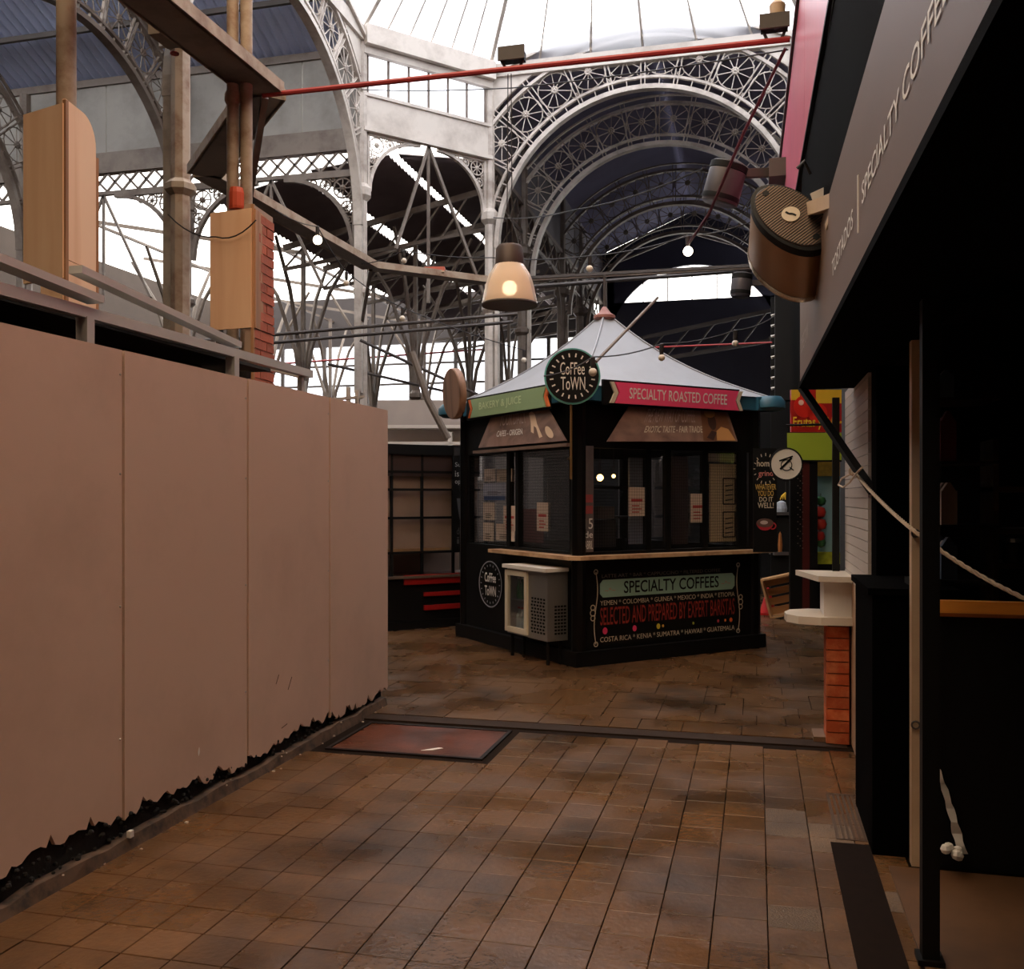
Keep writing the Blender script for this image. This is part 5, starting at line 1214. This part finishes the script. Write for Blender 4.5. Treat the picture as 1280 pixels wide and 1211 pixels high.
for k, (x, y, r, c_) in enumerate(((1024, 640, 9, (170, 40, 34)), (1025, 655, 9, (178, 48, 36)), (1024, 670, 8, (160, 36, 32)), (1026, 626, 7, (34, 90, 46)), (1026, 678, 7, (52, 104, 60)))):
    p = P(x, y, 9.95); tt = thing('hanging_fruit', ['upper red fruit hanging in the stall bay', 'middle red fruit hanging in the stall bay', 'lowest red fruit hanging in the stall bay', 'dark green leaf bunch above the red fruit', 'green bunch under the red fruit'][k], 'fruit', p)
    MB().lathe([(1e-4, -r / 125), (r / 160, -r / 200), (r / 130, 0), (r / 170, r / 200), (1e-4, r / 140)], p, 12).build('flesh', mat('fruit_%d' % k, c_, .4), tt, True); MB().tube([p + Zv * r / 150, p + Zv * (r / 150 + .03)], .004, 5).build('stem', mat('stem_green', (60, 80, 30), .6), tt)
# round clock-like sign on a bracket
t = thing('round_white_sign', 'round white bracket sign with a black emblem right of the kiosk', 'sign', P(983, 600, 9.2))
Fc = Face(P(983, 580, 9.2).xy, (ca, sa), (sa, -ca)); z = Fc.uv(983, 580)[1]; r = 20 / 1200 * 9.2
Fc.disc(MB(), 0, z, r, -.03, .0, 32).build('disc', WHITE, t); mb = MB()
mb.tube([Fc.pt(r * math.cos(2 * math.pi * i / 32), z + r * math.sin(2 * math.pi * i / 32), 0) for i in range(32)], .008, 5, True); mb.build('rim', BLACK, t, True)
mb = MB(); Fc.line(mb, [(-.06, z - .05), (.05, z + .06)], .02, .004); Fc.line(mb, [(-.07, z + .03), (.06, z + .075)], .015, .004); Fc.line(mb, [(.052 * math.cos(a), z + .052 * math.sin(a) - .01) for a in [2 * math.pi * i / 14 for i in range(15)]], .008, .004); Fc.line(mb, [(.03, z - .03), (.07, z - .06)], .008, .004); mb.build('emblem', BLACK, t)
MB().tube([Fc.pt(0, z + r, -.015), Fc.pt(0, z + r + .22, -.015), Fc.pt(.4, z + r + .24, -.2)], .012, 6).build('bracket', BLACK, t)
# blackboard with slogan
t = thing('slogan_board', 'tall black slogan board with lettering and a red coffee cup', 'board', P(957, 690, 9.7))
Fw = Face(P(942, 600, 9.7).xy, (ca, sa), (sa, -ca))
def wv(x, y): return Fw.uv(x, y)
mb = MB(); Fw.pbox(mb, 942, 560, 971, 690, -.03, 0); mb.build('board', BLACK, t)
for s_, x0, x1, y0, y1, m_ in (('home', 946, 966, 575, 583, CREAM), ('grind', 948, 966, 588, 597, MATS['rose_print']), ('WHATEVER', 944, 970, 605, 612, mat('gold_print', (196, 160, 80), .6)), ('YOU DO', 947, 967, 613, 620, MATS['gold_print']), ('DO IT', 949, 966, 621, 627, CREAM), ('WELL!', 947, 967, 628, 635, CREAM)):
    a, z0 = wv(x0, y1); b2, z1 = wv(x1, y0); mb = MB(); Fw.text(mb, s_, a, b2, z0, z1, .003, .01); mb.build('lettering', m_, t)
u, z = wv(957, 586); mb = MB()
for i in range(16):
    a = 2 * math.pi * i / 16; Fw.line(mb, [(u + .105 * math.cos(a), z + .13 * math.sin(a)), (u + .125 * math.cos(a), z + .16 * math.sin(a))], .007, .003)
mb.build('burst_marks', CREAM, t)
u, z = wv(956, 656); r = .085
cp = MB().prism([Fw.pt(u + r * math.cos(R(180 + 180 * i / 12)), z + .02 + r * .9 * math.sin(R(180 + 180 * i / 12)), .0) for i in range(13)], Fw.n * .008).build('painted_cup', mat('cup_red', (168, 40, 50), .5), t)
Fw.disc(MB(), u, z + .02, .045, .0, .010, 16, r).build('coffee', mat('cup_coffee', (92, 66, 58), .5), cp); Fw.disc(MB(), u - .01, z + .025, .02, .010, .011, 10, .04).build('foam', mat('cup_foam', (190, 170, 165), .5), cp)
mb = MB(); Fw.line(mb, [(u + r - .01 + .035 * math.cos(R(-110 + 200 * i / 8)), z - .01 + .032 * math.sin(R(-110 + 200 * i / 8))) for i in range(9)], .012, .004); mb.build('cup_handle', MATS['cup_red'], cp)
# crate with produce print, cone, plants
t = thing('wooden_crate', 'slatted wooden fruit crate tipped on its side on the floor', 'crate', P(983, 770, 12.6).xy.to_3d())
CR = wood('crate_wood', (206, 156, 104), (164, 112, 64), 'X'); a0 = R(12)
M_ = Matrix.Translation(P(985, 768, 12.6).xy.to_3d() + Zv * .045) @ Matrix.Scale(1.25, 4) @ Matrix.Rotation(YAW + R(-20), 4, 'Z') @ Matrix.Rotation(R(-14), 4, 'Y')
def cb(x0, x1, y0, y1, z0, z1, name, m_):
    mb = MB().box(x0, x1, y0, y1, z0, z1); mb.v = [M_ @ p for p in mb.v]; return mb.build(name, m_, t)
for z in (.02, .12, .22, .32): cb(-.16, .10, .12, .135, z, z + .075, 'slat', CR)
cb(-.16, .12, -.10, .135, .0, .02, 'end_board', CR); cb(-.16, .12, -.10, .135, .40, .42, 'end_board', CR); cb(-.18, -.16, -.10, .135, 0, .42, 'side_board', CR)
pb = cb(.12, .14, -.14, .135, 0, .42, 'printed_side', mat('crate_label', (214, 206, 186), .6))
F_ = Face((0, 0), (1, 0), (0, -1))
mb = MB(); vs, fs = text_geo('vita'); mb.add([M_ @ Vector((.118, -.141, .06)) + (M_.to_3x3() @ Vector((.02 * 0 - .0, -.001, .30 * a))) + (M_.to_3x3() @ Vector((.012 * (1 - b) * 2, 0, 0))) for a, b in vs], fs); mb.build('lettering', mat('print_green', (40, 92, 44), .6), pb)
t = thing('traffic_cone', 'small red cone standing behind the crate', 'cone', P(960, 745, 13.0).xy.to_3d()); q = ORG[t.name]
MB().lathe([(.11, .03), (.02, .34), (.015, .36)], q, 16).build('cone', mat('cone_red', (200, 34, 30), .5), t, True); MB().box(q.x - .13, q.x + .13, q.y - .13, q.y + .13, 0, .03).build('foot', MATS['cone_red'], t)
t = thing('green_bin', 'dark green bucket behind the crate', 'bucket', P(1010, 755, 13.1).xy.to_3d()); q = ORG[t.name]
MB().lathe([(.12, 0), (.15, .32), (.14, .32), (.11, .02)], q, 16).build('tub', mat('bin_green', (24, 62, 34), .5), t, True); MB().tube([q + Vector((.15 * math.cos(a), 0, .32 + .08 * math.sin(a))) for a in [math.pi * i / 8 for i in range(9)]], .006, 5).build('handle', STEEL, t)
t = thing('back_shelf', 'dark shelf with packed goods behind the slogan board', 'shelf', P(978, 700, 13.9).xy.to_3d())
Fk = Face(P(968, 700, 13.9).xy, (ca, sa), (sa, -ca))
for x0, y0, x1, y1, n0, nm, m_ in ((968, 640, 998, 644, -.3, 'shelf', IRON3), (968, 690, 990, 694, -.3, 'shelf', IRON3), (995, 560, 1000, 757, -.3, 'side', IRON3), (966, 600, 1000, 757, -.34, 'back', BLACK)): Fk.pbox(MB(), x0, y0, x1, y1, n0, -.31 if nm == 'back' else 0).build(nm, m_, t)
for k, (x0, y0, x1, y1, c_, nm, lb, ct) in enumerate(((971, 625, 987, 640, (160, 164, 172), 'plastic_bag', 'pale plastic bag on the back shelf', 'bag'), (972, 662, 983, 690, (160, 98, 46), 'carton', 'orange printed carton on the back shelf', 'carton'))):
    p = Fk.pt(Fk.uv((x0 + x1) / 2, y1)[0], Fk.uv((x0 + x1) / 2, y1)[1], -.1); h = (y1 - y0) / 1200 * 13.9; w = (x1 - x0) / 1200 * 13.9
    tt = thing(nm, lb, ct, p)
    MB().lathe([(w * .45, 0), (w * .5, h * .3), (w * .4, h * .8), (w * .15, h)], p, 12 if k == 0 else 4).build('body', mat('goods_%d' % k, c_, .5, var=.2, scale=20), tt); MB().lathe([(w * .15, h), (w * .2, h * 1.15)], p, 8).build('tie', MATS['goods_%d' % k], tt)
p = P(982, 620, 13.6); t = thing('banana_bunch', 'yellow bananas hanging over the plastic bag', 'banana', p)
for k in range(3): MB().tube([p + Vector((.0, 0, .05)), p + Vector((-.01 - .02 * k, 0, .0)), p + Vector((-.005 - .035 * k, 0, -.05))], [.008, .014, .006], 6).build('banana', mat('banana_yellow', (222, 176, 40), .5), t, True)
MB().tube([p + Zv * .05, p + Zv * .2], .004, 5).build('string', CABLE, t)
